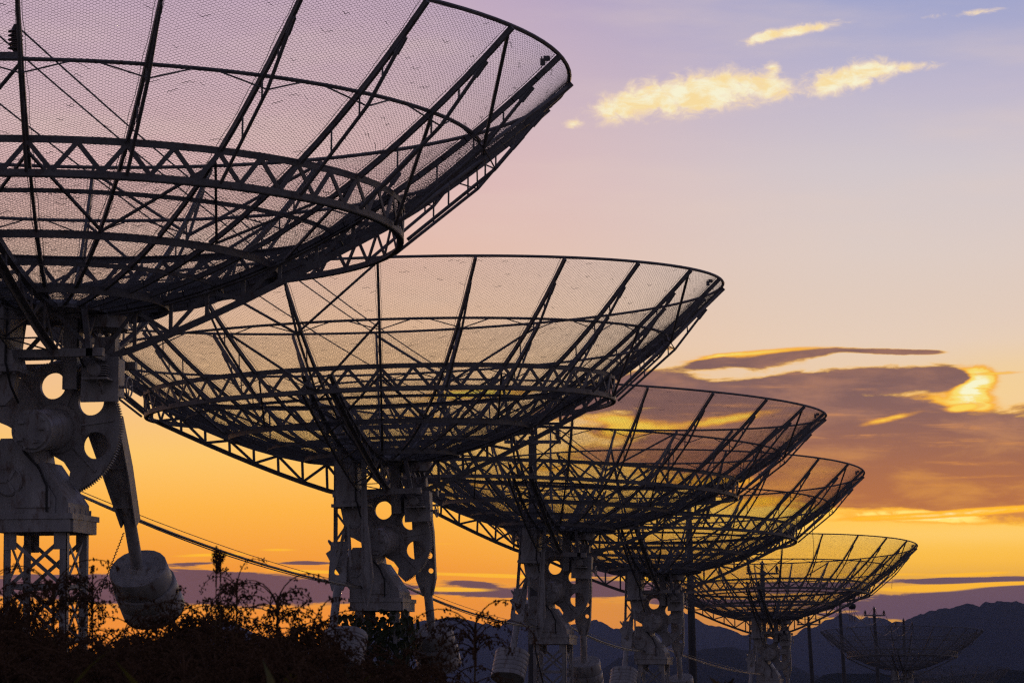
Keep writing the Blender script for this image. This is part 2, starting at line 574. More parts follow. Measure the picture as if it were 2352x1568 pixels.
def flat_plate(name, loops, thick, mat):
    """plate in the xz plane with holes; loops are lists of (x, z)"""
    cu = bpy.data.curves.new(name, 'CURVE')
    cu.dimensions = '2D'
    cu.fill_mode = 'BOTH'
    cu.extrude = thick / 2
    for lp in loops:
        sp = cu.splines.new('POLY')
        sp.points.add(len(lp) - 1)
        for i, (x, z) in enumerate(lp):
            sp.points[i].co = (x, z, 0, 1)
        sp.use_cyclic_u = True
    o = bpy.data.objects.new(name, cu)
    COL.objects.link(o)
    dg = bpy.context.evaluated_depsgraph_get()
    me = bpy.data.meshes.new_from_object(o.evaluated_get(dg))
    me.name = name
    bpy.data.objects.remove(o)
    bpy.data.curves.remove(cu)
    me.transform(Matrix.Rotation(PI / 2, 4, 'X'))
    me.materials.clear()
    me.materials.append(mat)
    return me


def circle(cx, cz, r, n=28):
    return [(cx + r * math.cos(2 * PI * k / n), cz + r * math.sin(2 * PI * k / n)) for k in range(n)]


# ================================================================== LARGE STRUCTURE
def fbm(x, seed):
    r = 0.0
    for i, (f, a) in enumerate(((1, 1.0), (2.1, 0.5), (4.3, 0.27), (8.9, 0.15), (17.7, 0.08))):
        p = x * f + seed * 7.13 + i * 3.7
        k = math.floor(p)
        t = p - k
        t = t * t * (3 - 2 * t)
        h = lambda q: (math.sin(q * 127.1 + seed * 311.7 + i * 17.3) * 43758.5453) % 1.0
        r += a * ((h(k) * (1 - t) + h(k + 1) * t) - 0.5)
    return r


def ridge(name, pts, Y, front, seed, mat, step=5.0, rough=7.5, span=3200):
    """a mountain range: crest through the given skyline, spurs towards the viewer, a back slope"""
    xs, zs = [], []
    pts = sorted(pts)
    xa, xb = -span, 2352 + span
    x = xa
    while x <= xb:
        if x < pts[0][0]:
            t = min(1, (pts[0][0] - x) / 900)
            y = pts[0][1] + 55 * t + fbm(x / 320, seed) * 70 * min(1, t * 3)
        elif x > pts[-1][0]:
            t = min(1, (x - pts[-1][0]) / 900)
            y = pts[-1][1] + 10 * t + fbm(x / 320, seed) * 70 * min(1, t * 3)
        else:
            for (x0, y0), (x1, y1) in zip(pts, pts[1:]):
                if x0 <= x <= x1:
                    t = (x - x0) / (x1 - x0)
                    y = y0 + (y1 - y0) * t
                    break
        y += (fbm(x / 30, seed + 3) - 0.5 * abs(fbm(x / 11, seed + 9))) * rough
        p = at(x, max(1374, min(y, 1660)), Y)
        xs.append(p.x)
        zs.append(p.z)
        x += step
    rows = 13
    v, f = [], []
    n = len(xs)
    for j in range(rows + 5):
        for i in range(n):
            w = xs[i] / Y * F
            if j <= rows:
                t = j / rows
                env = (1 - t) ** 1.25
                sp = fbm(w / 75 + t * 1.1, seed + 11) * 0.34 * math.sin(PI * min(1, t * 1.2)) + fbm(w / 22 + t * 3.1, seed + 5) * 0.10 * math.sin(PI * t)
                z = zs[i] * max(0.0, env + sp * (1 - t))
                yy = Y - front * t
            else:
                t = (j - rows) / 4
                z = zs[i] * (1 - t)
                yy = Y + front * 0.7 * t
            v.append((xs[i], yy + fbm(w / 40 + j, seed) * front * 0.03 * (0 if j == 0 else 1), z - 0.4 * (j != 0)))
    for j in range(rows):
        for i in range(n - 1):
            f.append((j * n + i, j * n + i + 1, (j + 1) * n + i + 1, (j + 1) * n + i))
    b = rows + 1
    chain = [0] + list(range(b, rows + 5))
    for j0, j1 in zip(chain, chain[1:]):
        for i in range(n - 1):
            f.append((j0 * n + i, j1 * n + i, j1 * n + i + 1, j0 * n + i + 1))
    mb = MB()
    mb.v, mb.f = v, f
    o = obj(name, mb.mesh(name, mat, True))
    return tag(o, kind='structure')


ground = MB()
ground.add([(-4200, -150, 0), (4200, -150, 0), (4200, 5560, 0), (-4200, 5560, 0)], [(0, 1, 2, 3)])
tag(obj('ground', ground.mesh('ground', SOIL)), kind='structure')

FAR = [(-300, 1470), (0, 1500), (300, 1500), (420, 1462), (495, 1420), (540, 1432), (600, 1462), (700, 1480), (800, 1475), (900, 1445), (985, 1424), (1013, 1421), (1035, 1418), (1065, 1422),
       (1112, 1434), (1118, 1429), (1143, 1439), (1160, 1424), (1174, 1416), (1190, 1419), (1230, 1428), (1300, 1436), (1340, 1428), (1354, 1422), (1370, 1420), (1390, 1430),
       (1409, 1441), (1418, 1438), (1433, 1447), (1470, 1452), (1510, 1430), (1545, 1410), (1564, 1404), (1580, 1412), (1597, 1422), (1619, 1431), (1642, 1434),
       (1669, 1441), (1702, 1459), (1734, 1461), (1780, 1468), (1829, 1461), (1844, 1444), (1851, 1441), (1870, 1438), (1892, 1424), (1915, 1415), (1936, 1404), (1952, 1412), (1977, 1423),
       (1989, 1417), (2004, 1421), (2022, 1422), (2052, 1432), (2100, 1445), (2200, 1450), (2400, 1460)]
RIGHT = [(1700, 1600), (1900, 1560), (1980, 1500), (2030, 1450), (2052, 1428), (2082, 1424), (2095, 1421), (2112, 1412), (2142, 1401), (2182, 1397), (2222, 1387), (2236, 1387), (2250, 1391),
         (2262, 1383), (2269, 1381), (2285, 1384), (2300, 1381), (2330, 1384), (2352, 1387), (2500, 1400)]
MID = [(1100, 1640), (1300, 1590), (1400, 1525), (1420, 1509), (1470, 1500), (1540, 1510), (1580, 1500), (1620, 1488), (1680, 1486), (1740, 1500), (1800, 1520), (1900, 1560), (2000, 1600), (2400, 1630)]
FOOT = [(1700, 1640), (1830, 1590), (1875, 1560), (1892, 1549), (1930, 1546), (1990, 1545), (2050, 1549), (2120, 1556), (2200, 1552), (2270, 1545), (2300, 1534), (2352, 1540), (2500, 1560)]
ridge('mountain_range', FAR, 4600, 1100, 2.0, FOREST)
ridge('mountain_range', RIGHT, 3300, 900, 5.0, FOREST)
ridge('hill_ridge', MID, 2300, 600, 8.0, FOREST, rough=3.0)
ridge('hill', FOOT, 1300, 350, 12.0, SCRUB, rough=2.5)

# ================================================================== RADIO TELESCOPES
FL = 2.40                                      # focal length of the paraboloid


def zs(r):
    return r * r / (4 * FL)


def surf(r, a, off=0.0):
    """point on the dish at radius r, angle a, off metres below (outside) the surface"""
    sl = r / (2 * FL)
    q = math.sqrt(1 + sl * sl)
    rr = r + off * sl / q
    return Vector((rr * math.cos(a), rr * math.sin(a), zs(r) - off / q))


R_RIM, R_PUR, R_TR, R_3, R_4, R_C = 4.5, 3.74, 3.05, 1.97, 1.0, 0.45
Z_UP = zs(R_TR) - 0.03
Z_LO = zs(R_TR) - 0.30
STEP = math.radians(15)


# ---- wire netting between two ribs: real hexagonal mesh
def hex_panel(name, r0, r1, seed, a=0.0165, thick=1.0):
    rg = np.random.default_rng(seed)
    rr = np.linspace(r0, r1, 400)
    ds = np.sqrt(1 + (rr / (2 * FL)) ** 2)
    ss = np.concatenate([[0], np.cumsum((ds[1:] + ds[:-1]) / 2 * np.diff(rr))])
    L = ss[-1]
    half = math.radians(7.5)
    W = r1 * half + 0.05
    ni = int(W / (1.5 * a)) + 2
    nj = int(L / (math.sqrt(3) * a)) + 2
    ii, jj = np.meshgrid(np.arange(-ni, ni + 1), np.arange(-1, nj + 1), indexing='ij')
    cx = 1.5 * a * ii
    cs = math.sqrt(3) * a * (jj + 0.5 * (np.abs(ii) % 2))
    ang = np.arange(6) * PI / 3
    vx = cx[..., None] + a * np.cos(ang)
    vs_ = cs[..., None] + a * np.sin(ang)
    key = np.stack([np.round(vx / (a * 0.25)).astype(int), np.round(vs_ / (a * 0.2165)).astype(int)], -1).reshape(-1, 2)
    uniq, inv = np.unique(key, axis=0, return_inverse=True)
    inv = inv.reshape(vx.shape)
    px = np.zeros(len(uniq))
    ps = np.zeros(len(uniq))
    px[inv.ravel()] = vx.ravel()
    ps[inv.ravel()] = vs_.ravel()
    e = np.stack([inv, np.roll(inv, -1, axis=-1)], -1).reshape(-1, 2)
    e = np.unique(np.sort(e, axis=1), axis=0)
    rv = np.interp(ps, ss, rr)
    ok = (np.abs(px) <= rv * half - 0.003) & (ps >= 0.0) & (ps <= L)
    e = e[ok[e[:, 0]] & ok[e[:, 1]]]
    flat = np.abs(ps[e[:, 0]] - ps[e[:, 1]]) < a * 0.2
    # irregular, slightly sagging netting
    ph = rg.uniform(0, 6.28, 6)
    wob = 0.006 * np.sin(px * 9 + ph[0] + ps * 3) + 0.004 * np.sin(px * 23 + ph[1]) + 0.004 * np.sin(ps * 17 + ph[2] + px * 5)
    ps2 = ps + wob + rg.normal(0, 0.0017, len(ps))
    px2 = px + 0.005 * np.sin(ps * 8 + ph[3]) + rg.normal(0, 0.0019, len(px))
    # extra strands: joins and kinks of the netting
    ex0, ex1 = [], []
    nb = {}
    for i0, i1 in e:
        nb.setdefault(i0, []).append(i1)
        nb.setdefault(i1, []).append(i0)
    keys = list(nb.keys())
    for _ in range(int(10 * (r1 - r0))):
        c = keys[rg.integers(len(keys))]
        last = -1
        dr = 1 if rg.random() < 0.5 else -1
        for _k in range(int(rg.integers(3, 11))):
            opt = [q for q in nb[c] if q != last and (px[q] - px[c]) * dr > -0.002]
            if not opt:
                break
            q = opt[rg.integers(len(opt))]
            ex0.append(c)
            ex1.append(q)
            last, c = c, q
    e2 = np.array(list(zip(ex0, ex1)), dtype=int).reshape(-1, 2)
    ea = np.concatenate([e, e2])
    rad = np.concatenate([np.where(flat, 0.0019, 0.00125), np.full(len(e2), 0.0019)])
    shift = np.concatenate([np.zeros(len(e)), np.full(len(e2), 0.006)])
    r_ = np.interp(np.clip(ps2, 0, L), ss, rr)
    wd = r_ * half
    sag = 0.020 * np.cos(np.clip(px2 / wd, -1, 1) * PI / 2) * (0.7 + 0.5 * np.sin(ps * 5 + ph[4]))
    th = px2 / r_
    sl = r_ / (2 * FL)
    q = np.sqrt(1 + sl * sl)
    nrm = np.stack([sl / q * np.cos(th), sl / q * np.sin(th), -1 / q], -1)
    P = np.stack([r_ * np.cos(th), r_ * np.sin(th), r_ * r_ / (4 * FL)], -1) + nrm * sag[:, None]
    p0, p1, n0 = P[ea[:, 0]], P[ea[:, 1]], nrm[ea[:, 0]]
    p0 = p0 + n0 * shift[:, None]
    p1 = p1 + n0 * shift[:, None]
    # selvage wires beside the ribs and along the hoops
    sel0, sel1, seln = [], [], []
    for sg in (-1, 1):
        prev = None
        for s_ in np.linspace(0.0, L, int(L / 0.02)):
            r = float(np.interp(s_, ss, rr))
            x = sg * (r * half - 0.03 + 0.006 * math.sin(s_ * 11 + ph[5] + sg) + rg.normal(0, 0.0015))
            t = x / r
            pt = np.array([r * math.cos(t), r * math.sin(t), zs(r)])
            if prev is not None:
                sel0.append(prev)
                sel1.append(pt)
                l_ = r / (2 * FL)
                m_ = math.sqrt(1 + l_ * l_)
                seln.append([l_ / m_ * math.cos(t), l_ / m_ * math.sin(t), -1 / m_])
            prev = pt
    p0 = np.concatenate([p0, np.array(sel0)])
    p1 = np.concatenate([p1, np.array(sel1)])
    n0 = np.concatenate([n0, np.array(seln)])
    rad = np.concatenate([rad, np.full(len(sel0), 0.0030)])
    rad = rad * thick
    d = p1 - p0
    d /= np.linalg.norm(d, axis=1)[:, None] + 1e-9
    b = np.cross(d, n0)
    b /= np.linalg.norm(b, axis=1)[:, None] + 1e-9
    n1 = np.cross(b, d)
    N = len(p0)
    V = np.zeros((N, 6, 3))
    for k in range(3):
        g = PI / 2 + k * 2 * PI / 3
        o_ = (n1 * math.cos(g) + b * math.sin(g)) * rad[:, None]
        V[:, k] = p0 + o_
        V[:, 3 + k] = p1 + o_
    base_ = np.arange(N)[:, None] * 6
    Q = np.concatenate([base_ + np.array([[0, 1, 4, 3]]), base_ + np.array([[1, 2, 5, 4]]), base_ + np.array([[2, 0, 3, 5]])])
    return mesh_np(name, V.reshape(-1, 3), Q, WIRE)


OUT_PANELS = [hex_panel('outer_netting', R_TR + 0.01, R_RIM - 0.015, 100 + k) for k in range(4)]
IN_PANELS = [hex_panel('inner_netting', R_C, R_TR - 0.005, 200 + k, thick=1.15) for k in range(3)]

# ---- parts of the moving dish, in the dish frame (vertex at origin)
DISH = []            # (name, mesh, matrix, [sub-parts])


def rotz(a):
    return Matrix.Rotation(a, 4, 'Z')


def strip(fn, rs, w, h, mat, name):
    mb = MB()
    pts = [fn(r) for r in rs]
    for p, q in zip(pts, pts[1:]):
        mb.bar(p, q, w, h, ext=0.004)
    return mb.mesh(name, mat)


rib_m = strip(lambda r: surf(r, 0, 0.032), [3.06 + 1.44 * k / 7 for k in range(8)], 0.030, 0.048, STEEL, 'rib')
oc = MB()
OCP = [surf(4.24, 0, 0.06), surf(R_PUR, 0, 0.185), Vector((R_TR + 0.035, 0, Z_LO))]
for p, q in zip(OCP, OCP[1:]):
    oc.tube([p, q], 0.0165, 6)
oc.bar(surf(4.24, 0, 0.055), surf(4.12, 0, 0.08), 0.022, 0.06)
outer_chord_m = oc.mesh('outer_chord', STEEL)


def lerp_oc(r):
    for p, q in zip(OCP, OCP[1:]):
        if q.x <= r <= p.x or p is OCP[0] and r > p.x:
            t = (r - p.x) / (q.x - p.x)
            return p.lerp(q, t)
    return OCP[-1]


st_m = []
for r in (R_PUR, 3.42, 4.0):
    mb = MB()
    p = surf(r, 0, 0.04)
    mb.tube([p, lerp_oc(p.x)], 0.0085, 5)
    st_m.append(mb.mesh('strut', STEEL))
inner_rib_m = strip(lambda r: surf(r, 0, 0.030), [R_3 + 0.02 + (R_TR - R_3 - 0.05) * k / 5 for k in range(6)], 0.026, 0.042, STEEL, 'inner_rib')
core_rib_m = strip(lambda r: surf(r, 0, 0.030), [0.42 + (R_3 - 0.45) * k / 6 for k in range(7)], 0.032, 0.045, STEEL, 'core_rib')
kb_m = []
for s in (-1, 1):
    mb = MB()
    mb.tube([OCP[1], surf(R_PUR, s * 0.105, 0.02)], 0.0075, 5)
    kb_m.append(mb.mesh('knee_brace', STEEL))
for k in range(24):
    a = k * STEP
    DISH.append(('rib', rib_m, rotz(a), [('outer_chord', outer_chord_m)] + [('strut', m) for m in st_m]))
    DISH.append(('knee_brace', kb_m[0], rotz(a), []))
    DISH.append(('knee_brace', kb_m[1], rotz(a), []))
    DISH.append(('inner_rib', inner_rib_m, rotz(a), []))
    if True:
        DISH.append(('core_rib', core_rib_m, rotz(a), []))
    DISH.append(('mesh_panel', OUT_PANELS[(k * 7 + k // 3) % 4], rotz(a + STEP / 2), []))
    DISH.append(('mesh_panel', IN_PANELS[(k * 5 + k // 4) % 3], rotz(a + STEP / 2), []))


def hoop(r, off, rad, n=120, sides=6):
    mb = MB()
    pts = [surf(r, 2 * PI * k / n, off) for k in range(n)]
    vs, fs = [], []
    for k in range(n):
        a = 2 * PI * k / n
        er = Vector((math.cos(a), math.sin(a), 0))
        for j in range(sides):
            b = 2 * PI * j / sides
            vs.append(pts[k] + er * (rad * math.cos(b)) + Vector((0, 0, rad * math.sin(b))))
    for k in range(n):
        for j in range(sides):
            fs.append((k * sides + j, ((k + 1) % n) * sides + j, ((k + 1) % n) * sides + (j + 1) % sides, k * sides + (j + 1) % sides))
    return mb.add(vs, fs)


DISH.append(('rim', hoop(R_RIM, 0.0, 0.019).mesh('rim', STEEL), None, []))
DISH.append(('purlin_hoop', hoop(R_PUR, 0.015, 0.0175).mesh('purlin_hoop', STEEL), None, []))
up = MB().ring(R_TR, Z_UP, 0.012, 0.055).ring(R_TR - 0.025, Z_UP + 0.030, 0.05, 0.008)
lo = MB().ring(R_TR, Z_LO, 0.012, 0.055).ring(R_TR - 0.025, Z_LO - 0.030, 0.05, 0.008)
DISH.append(('upper_ring_chord', up.mesh('upper_ring_chord', STEEL), None, []))
DISH.append(('lower_ring_chord', lo.mesh('lower_ring_chord', STEEL), None, []))
dg_m = []
for s in (0, 1):
    a0, a1 = (0, math.radians(3.75)) if s == 0 else (math.radians(7.5), math.radians(3.75))
    p = Vector((R_TR * math.cos(a0), R_TR * math.sin(a0), Z_UP - 0.015))
    q = Vector((R_TR * math.cos(a1), R_TR * math.sin(a1), Z_LO + 0.015))
    mb = MB().bar(p, q, 0.012, 0.040, up=(0, 1, 0.3))
    dg_m.append(mb.mesh('ring_diagonal', STEEL))
for k in range(48):
    for m in dg_m:
        DISH.append(('ring_diagonal', m, rotz(k * math.radians(7.5)), []))
ring3 = MB().ring(R_3, zs(R_3) - 0.055, 0.014, 0.065).ring(R_3 - 0.03, zs(R_3) - 0.022, 0.06, 0.008)
ring4 = MB().ring(R_4, zs(R_4) - 0.060, 0.014, 0.070, 48).ring(R_4 - 0.03, zs(R_4) - 0.024, 0.06, 0.008, 48)
DISH.append(('inner_hoop', ring3.mesh('inner_hoop', STEEL), None, []))
DISH.append(('inner_hoop', ring4.mesh('inner_hoop', STEEL), None, []))
cp = MB().lathe([(0.02, 0.03), (0.48, 0.03), (0.50, 0.0), (0.50, -0.035), (0.02, -0.035)], 32)
for r_ in (2.52, 1.48):
    DISH.append(('inner_hoop', MB().ring(r_, zs(r_) - 0.045, 0.012, 0.038, 72).mesh('inner_hoop', STEEL), None, []))
for k in range(24):
    p_, q_ = surf(2.05, 0, 0.07), surf(2.95, STEP, 0.07)
    if k % 2:
        p_, q_ = surf(2.05, STEP, 0.07), surf(2.95, 0, 0.07)
    DISH.append(('bowl_brace', MB().bar(p_, q_, 0.022, 0.022).mesh('bowl_brace', STEEL), rotz(k * STEP), []))
DISH.append(('centre_plate', cp.mesh('centre_plate', PAINT), None, []))
for q in range(4):                                          # V braces that stiffen the rim on the four main axes
    a = q * PI / 2
    for s in (-1, 1):
        mb = MB().tube([surf(R_RIM - 0.03, s * STEP, 0.03), OCP[1]], 0.0165, 6)
        DISH.append(('rim_brace', mb.mesh('rim_brace', STEEL), rotz(a), []))
        mb = MB().tube([surf(R_PUR, s * STEP, 0.05), Vector((R_TR + 0.03, 0, Z_LO))], 0.0165, 6)
        DISH.append(('ring_brace', mb.mesh('ring_brace', STEEL), rotz(a), []))


# main trusses under the bowl
def truss_pts(n=8):
    ups, los = [], []
    for k in range(n + 1):
        r = 0.42 + (R_TR - 0.44) * k / n
        t = k / n
        ups.append(Vector((r, 0, zs(r) - 0.075)))
        zl = -0.44 + (Z_LO + 0.44) * (t ** 1.18)
        los.append(Vector((r, 0, zl)))
    return ups, los


UPS, LOS = truss_pts()


def main_truss(a, dy, side):
    off = Matrix.Translation((0, dy, 0))
    ch = MB()
    for p, q in zip(UPS, UPS[1:]):
        ch.angle(p, q, 0.055, 0.009, side=side)
    for p, q in zip(LOS, LOS[1:]):
        ch.angle(p, q, 0.060, 0.009, up=(0, 0, -1), side=side)
    subs = []
    for k in range(len(UPS) - 1):
        w = MB().bar(LOS[k + 1] + Vector((0, 0.003, 0)), UPS[k + 1] + Vector((0, 0.003, 0)), 0.010, 0.034, up=(1, 0, 0))
        if k < len(UPS) - 2:
            subs.append(('web_post', w.mesh('web_post', STEEL)))
        dgn = MB().bar(LOS[k + 1] - Vector((0, 0.009, 0)), UPS[k] - Vector((0, 0.009, 0)), 0.010, 0.036, up=(0, 0, 1)) if k % 2 else \
            MB().bar(LOS[k] - Vector((0, 0.009, 0)), UPS[k + 1] - Vector((0, 0.009, 0)), 0.010, 0.036, up=(0, 0, 1))
        subs.append(('web_diagonal', dgn.mesh('web_diagonal', STEEL)))
    DISH.append(('main_truss', ch.mesh('main_truss', STEEL), rotz(a) @ off, subs))


main_truss(0, 0, 1)
main_truss(PI, 0, 1)
for a in (PI / 2, -PI / 2):
    for s in (-1, 1):
        main_truss(a, 0.18 * s, s)
    lace = []
    for k in range(len(LOS)):
        mb = MB().bar(LOS[k] + Vector((0, -0.18, 0)), LOS[k] + Vector((0, 0.18, 0)), 0.030, 0.010)
        lace.append(('lacing_bar', mb.mesh('lacing_bar', STEEL)))
        if k < len(LOS) - 1:
            s = 1 if k % 2 else -1
            mb = MB().bar(LOS[k] + Vector((0, -0.18 * s, 0.012)), LOS[k + 1] + Vector((0, 0.18 * s, 0.012)), 0.028, 0.008)
            lace.append(('lacing_bar', mb.mesh('lacing_bar', STEEL)))
            mb = MB().bar(UPS[k] + Vector((0, -0.18, 0)), UPS[k] + Vector((0, 0.18, 0)), 0.030, 0.010)
            lace.append(('lacing_bar', mb.mesh('lacing_bar', STEEL)))
    DISH.append(('beam_lacing', lace[0][1], rotz(a), lace[1:]))
# frame between the trusses and the fork
hf = MB()
for s in (-1, 1):
    hf.bar((-0.55, 0.45 * s, -0.44), (0.62, 0.45 * s, -0.44), 0.06, 0.07)
    hf.bar((0.5 * s, -0.48, -0.44), (0.5 * s, 0.48, -0.44), 0.06, 0.068)
DISH.append(('hub_frame', hf.mesh('hub_frame', PAINT), None, []))
for sx in (-1, 1):
    for sy in (-1, 1):
        mb = MB().bar((0.48 * sx, 0.43 * sy, -0.41), (0.40 * sx, 0.36 * sy, 0.0), 0.045, 0.045, up=(1, 0, 0))
        DISH.append(('hub_post', mb.mesh('hub_post', STEEL), None, []))
        mb = MB().bar((0.48 * sx, 0.40 * sy, -0.40), (0.10 * sx, 0.36 * sy, -0.02), 0.030, 0.040, up=(0, 1, 0))
        DISH.append(('hub_brace', mb.mesh('hub_brace', STEEL), None, []))
        mb = MB().bar((0.44 * sx, 0.44 * sy, -0.40), (0.40 * sx, 0.05 * sy, -0.02), 0.030, 0.040, up=(1, 0, 0))
        DISH.append(('hub_brace', mb.mesh('hub_brace', STEEL), None, []))
drum = MB().lathe([(0.20, -0.16), (0.21, -0.16), (0.21, -0.05), (0.20, -0.05)], 28, 'z', (0.42, 0.15, 0))
DISH.append(('turntable_drum', drum.mesh('turntable_drum', PAINT, True), None, []))
# small bracket on the rim
bk = MB().box((4.36, -0.05, zs(4.4) + 0.02), (4.46, 0.03, zs(4.4) + 0.10)).box((4.30, -0.03, zs(4.3) + 0.03), (4.38, 0.01, zs(4.3) + 0.15)).bar((4.42, 0, zs(4.42)), (4.42, 0, zs(4.42) + 0.06), 0.02)
bk.box((4.31, -0.012, zs(4.3) + 0.14), (4.33, 0.008, zs(4.3) + 0.19))
DISH.append(('rim_bracket', bk.mesh('rim_bracket', STEEL), Matrix.Translation((2.2, 0, zs(4.4) * 0.5 + 0.02)) @ Matrix.Scale(0.5, 4), []))

# ---- fork, arms and counterweights (move with the dish, hub frame)
MOVING = []
col = MB()
col.prism([(-0.47, 0.47), (-0.47, 1.02), (-0.17, 1.02), (-0.17, 0.66), (-0.12, 0.47)], -0.62, -0.30)
MOVING.append(('fork_column', col.mesh('fork_column', PAINT), [
    ('flange', MB().box((-0.52, -0.67, 0.425), (-0.08, -0.25, 0.467)).mesh('flange', PAINT)),
    ('gusset', MB().prism([(-0.44, 0.424), (-0.14, 0.424), (-0.17, 0.22), (-0.24, 0.15), (-0.34, 0.15), (-0.40, 0.22)], -0.52, -0.42).mesh('gusset', PAINT)),
]))
rc = MB().box((0.055, -0.06, 0.34), (0.185, -0.05, 1.0)).box((0.055, -0.05, 0.34), (0.067, 0.06, 1.0)).box((0.173, -0.05, 0.34), (0.185, 0.10, 1.0))
rc.box((0.05, -0.08, 0.96), (0.21, 0.12, 1.0))
rc.v = [(x + 0.06, y, z) for x, y, z in rc.v]
MOVING.append(('fork_channel', rc.mesh('fork_channel', PAINT), []))
cond = MB().tube([(-0.20, -0.64, 1.0), (-0.20, -0.64, 0.50), (-0.16, -0.70, 0.44), (-0.14, -0.66, 0.30), (-0.10, -0.56, 0.16)], 0.011, 7)
cond2 = MB().tube([(0.26, -0.08, 0.95), (0.26, -0.08, 0.66), (0.31, -0.12, 0.56), (0.33, -0.10, 0.52)], 0.009, 7)
MOVING.append(('conduit', cond.mesh('conduit', BLACK, True), []))
MOVING.append(('conduit', cond2.mesh('conduit', BLACK, True), []))
MOVING.append(('flange_bolt', MB().tube([(-0.48, -0.63, 0.40), (-0.48, -0.63, 0.50)], 0.012, 6).mesh('flange_bolt', PAINT), []))
for bx_ in (-0.37, -0.24, -0.12):
    MOVING.append(('flange_bolt', MB().tube([(bx_, -0.645, 0.40), (bx_, -0.645, 0.50)], 0.012, 6).mesh('flange_bolt', PAINT), []))
MOVING.append(('cross_beam', MB().box((-0.30, -0.22, 0.585), (0.16, -0.14, 0.66)).mesh('cross_beam', PAINT), []))
MOVING.append(('tie_bar', MB().bar((-0.33, -0.56, 0.20), (-0.31, -0.56, -0.34), 0.042, 0.03, up=(1, 0, 0)).mesh('tie_bar', PAINT), []))
MOVING.append(('tie_bar', MB().bar((-0.35, -0.50, 0.30), (-0.55, -0.40, -0.30), 0.05, 0.035, up=(1, 0, 0)).mesh('tie_bar', PAINT), []))

fin_ = flat_plate('front_fin', [[(-0.085, 1.02), (-0.04, 1.02), (-0.045, 0.16), (0.0, -0.50), (-0.09, -0.88), (-0.14, -0.68)]], 0.025, PAINT)
fin_.transform(Matrix.Translation((0, -0.66, 0)))
fe = MB()
fpl = [(-0.085, 1.02), (-0.14, -0.68), (-0.09, -0.88), (0.0, -0.50), (-0.045, 0.16)]
for p, q in zip(fpl, fpl[1:]):
    fe.bar((p[0], -0.66, p[1]), (q[0], -0.66, q[1]), 0.07, 0.012, up=(q[1] - p[1], 0, p[0] - q[0]))
FIN = ('front_fin', fin_, [('fin_flange', fe.mesh('fin_flange', PAINT))])

# sector gear
teeth = []
a0, a1 = math.radians(-70), math.radians(172)
nt = 110
for k in range(nt):
    a = a0 + (a1 - a0) * k / nt
    da = (a1 - a0) / nt
    for fr, r in ((0.0, 0.572), (0.22, 0.573), (0.40, 0.594), (0.60, 0.594), (0.80, 0.573)):
        teeth.append((r * math.cos(a + fr * da), r * math.sin(a + fr * da)))
outline = teeth + [(0.572 * math.cos(a1), 0.572 * math.sin(a1)), (0.46 * math.cos(a1 + 0.06), 0.46 * math.sin(a1 + 0.06)),
                   (0.30 * math.cos(a1 + 0.35), 0.30 * math.sin(a1 + 0.35)), (0.20 * math.cos(a1 + 0.9), 0.20 * math.sin(a1 + 0.9)),
                   (0.20 * math.cos(a0 - 0.9), 0.20 * math.sin(a0 - 0.9)), (0.24 * math.cos(a0 - 0.45), 0.24 * math.sin(a0 - 0.45)), (0.30 * math.cos(a0 - 0.12), 0.30 * math.sin(a0 - 0.12)),
                   (0.40 * math.cos(a0 - 0.02), 0.40 * math.sin(a0 - 0.02)), (0.47 * math.cos(a0 - 0.10), 0.47 * math.sin(a0 - 0.10))]
holes = [circle(0.385 * math.cos(math.radians(t)), 0.385 * math.sin(math.radians(t)), 0.118, 30) for t in (97, 37, -23)]
gear_m = flat_plate('sector_gear', [outline] + holes, 0.055, PAINT)
gsub = []
for t in (67, 7, -46, 127):
    c, s = math.cos(math.radians(t)), math.sin(math.radians(t))
    mb = MB().bar((0.20 * c, -0.036, 0.20 * s), (0.53 * c, -0.036, 0.53 * s), 0.016, 0.018)
    gsub.append(('stiffener', mb.mesh('stiffener', PAINT)))
rimring = MB()
pr = [(0.548 * math.cos(a0 + (a1 - a0) * k / 40), -0.034, 0.548 * math.sin(a0 + (a1 - a0) * k / 40)) for k in range(41)]
for p, q in zip(pr, pr[1:]):
    rimring.bar(p, q, 0.014, 0.035, up=(0, 0.001, 1) if abs(p[0]) > abs(p[2]) else (1, 0, 0))
gsub.append(('gear_hub', MB().lathe([(0.02, -0.07), (0.215, -0.07), (0.225, -0.05), (0.225, 0.06), (0.02, 0.06)], 32, 'y').mesh('gear_hub', PAINT, True)))
GEAR = ('sector_gear', gear_m, Matrix.Translation((0.0, 0.185, 0.02)), gsub)

# ---- gear motor unit
gb = MB().box((0.225, -0.06, 0.27), (0.53, 0.13, 0.60))
gb_sub = [
    ('cover_plate', MB().box((0.205, -0.085, 0.22), (0.545, -0.0615, 0.61)).mesh('cover_plate', PAINT)),
    ('support_post', MB().box((0.29, 0.0, 0.60), (0.48, 0.10, 0.80)).mesh('support_post', PAINT)),
    ('shelf', MB().box((0.27, -0.26, 0.395), (0.50, -0.0855, 0.41)).mesh('shelf', PAINT)),
    ('shelf_gusset', MB().prism([(-0.25, 0.394), (-0.0865, 0.394), (-0.0865, 0.28)], 0.40, 0.415, 'yz').mesh('shelf_gusset', PAINT)),
]
mo = MB().lathe([(0.02, -0.25), (0.045, -0.25), (0.062, -0.235), (0.062, -0.115), (0.05, -0.09), (0.02, -0.09)], 20, 'y', (0.37, 0, 0.475))
gb_sub.append(('motor', mo.mesh('motor', PAINT, True)))
fin = MB()
for k in range(5):
    fin.box((0.425, -0.22, 0.435 + 0.020 * k), (0.475, -0.12, 0.442 + 0.020 * k))
gb_sub.append(('cooling_fin', fin.mesh('cooling_fin', PAINT)))
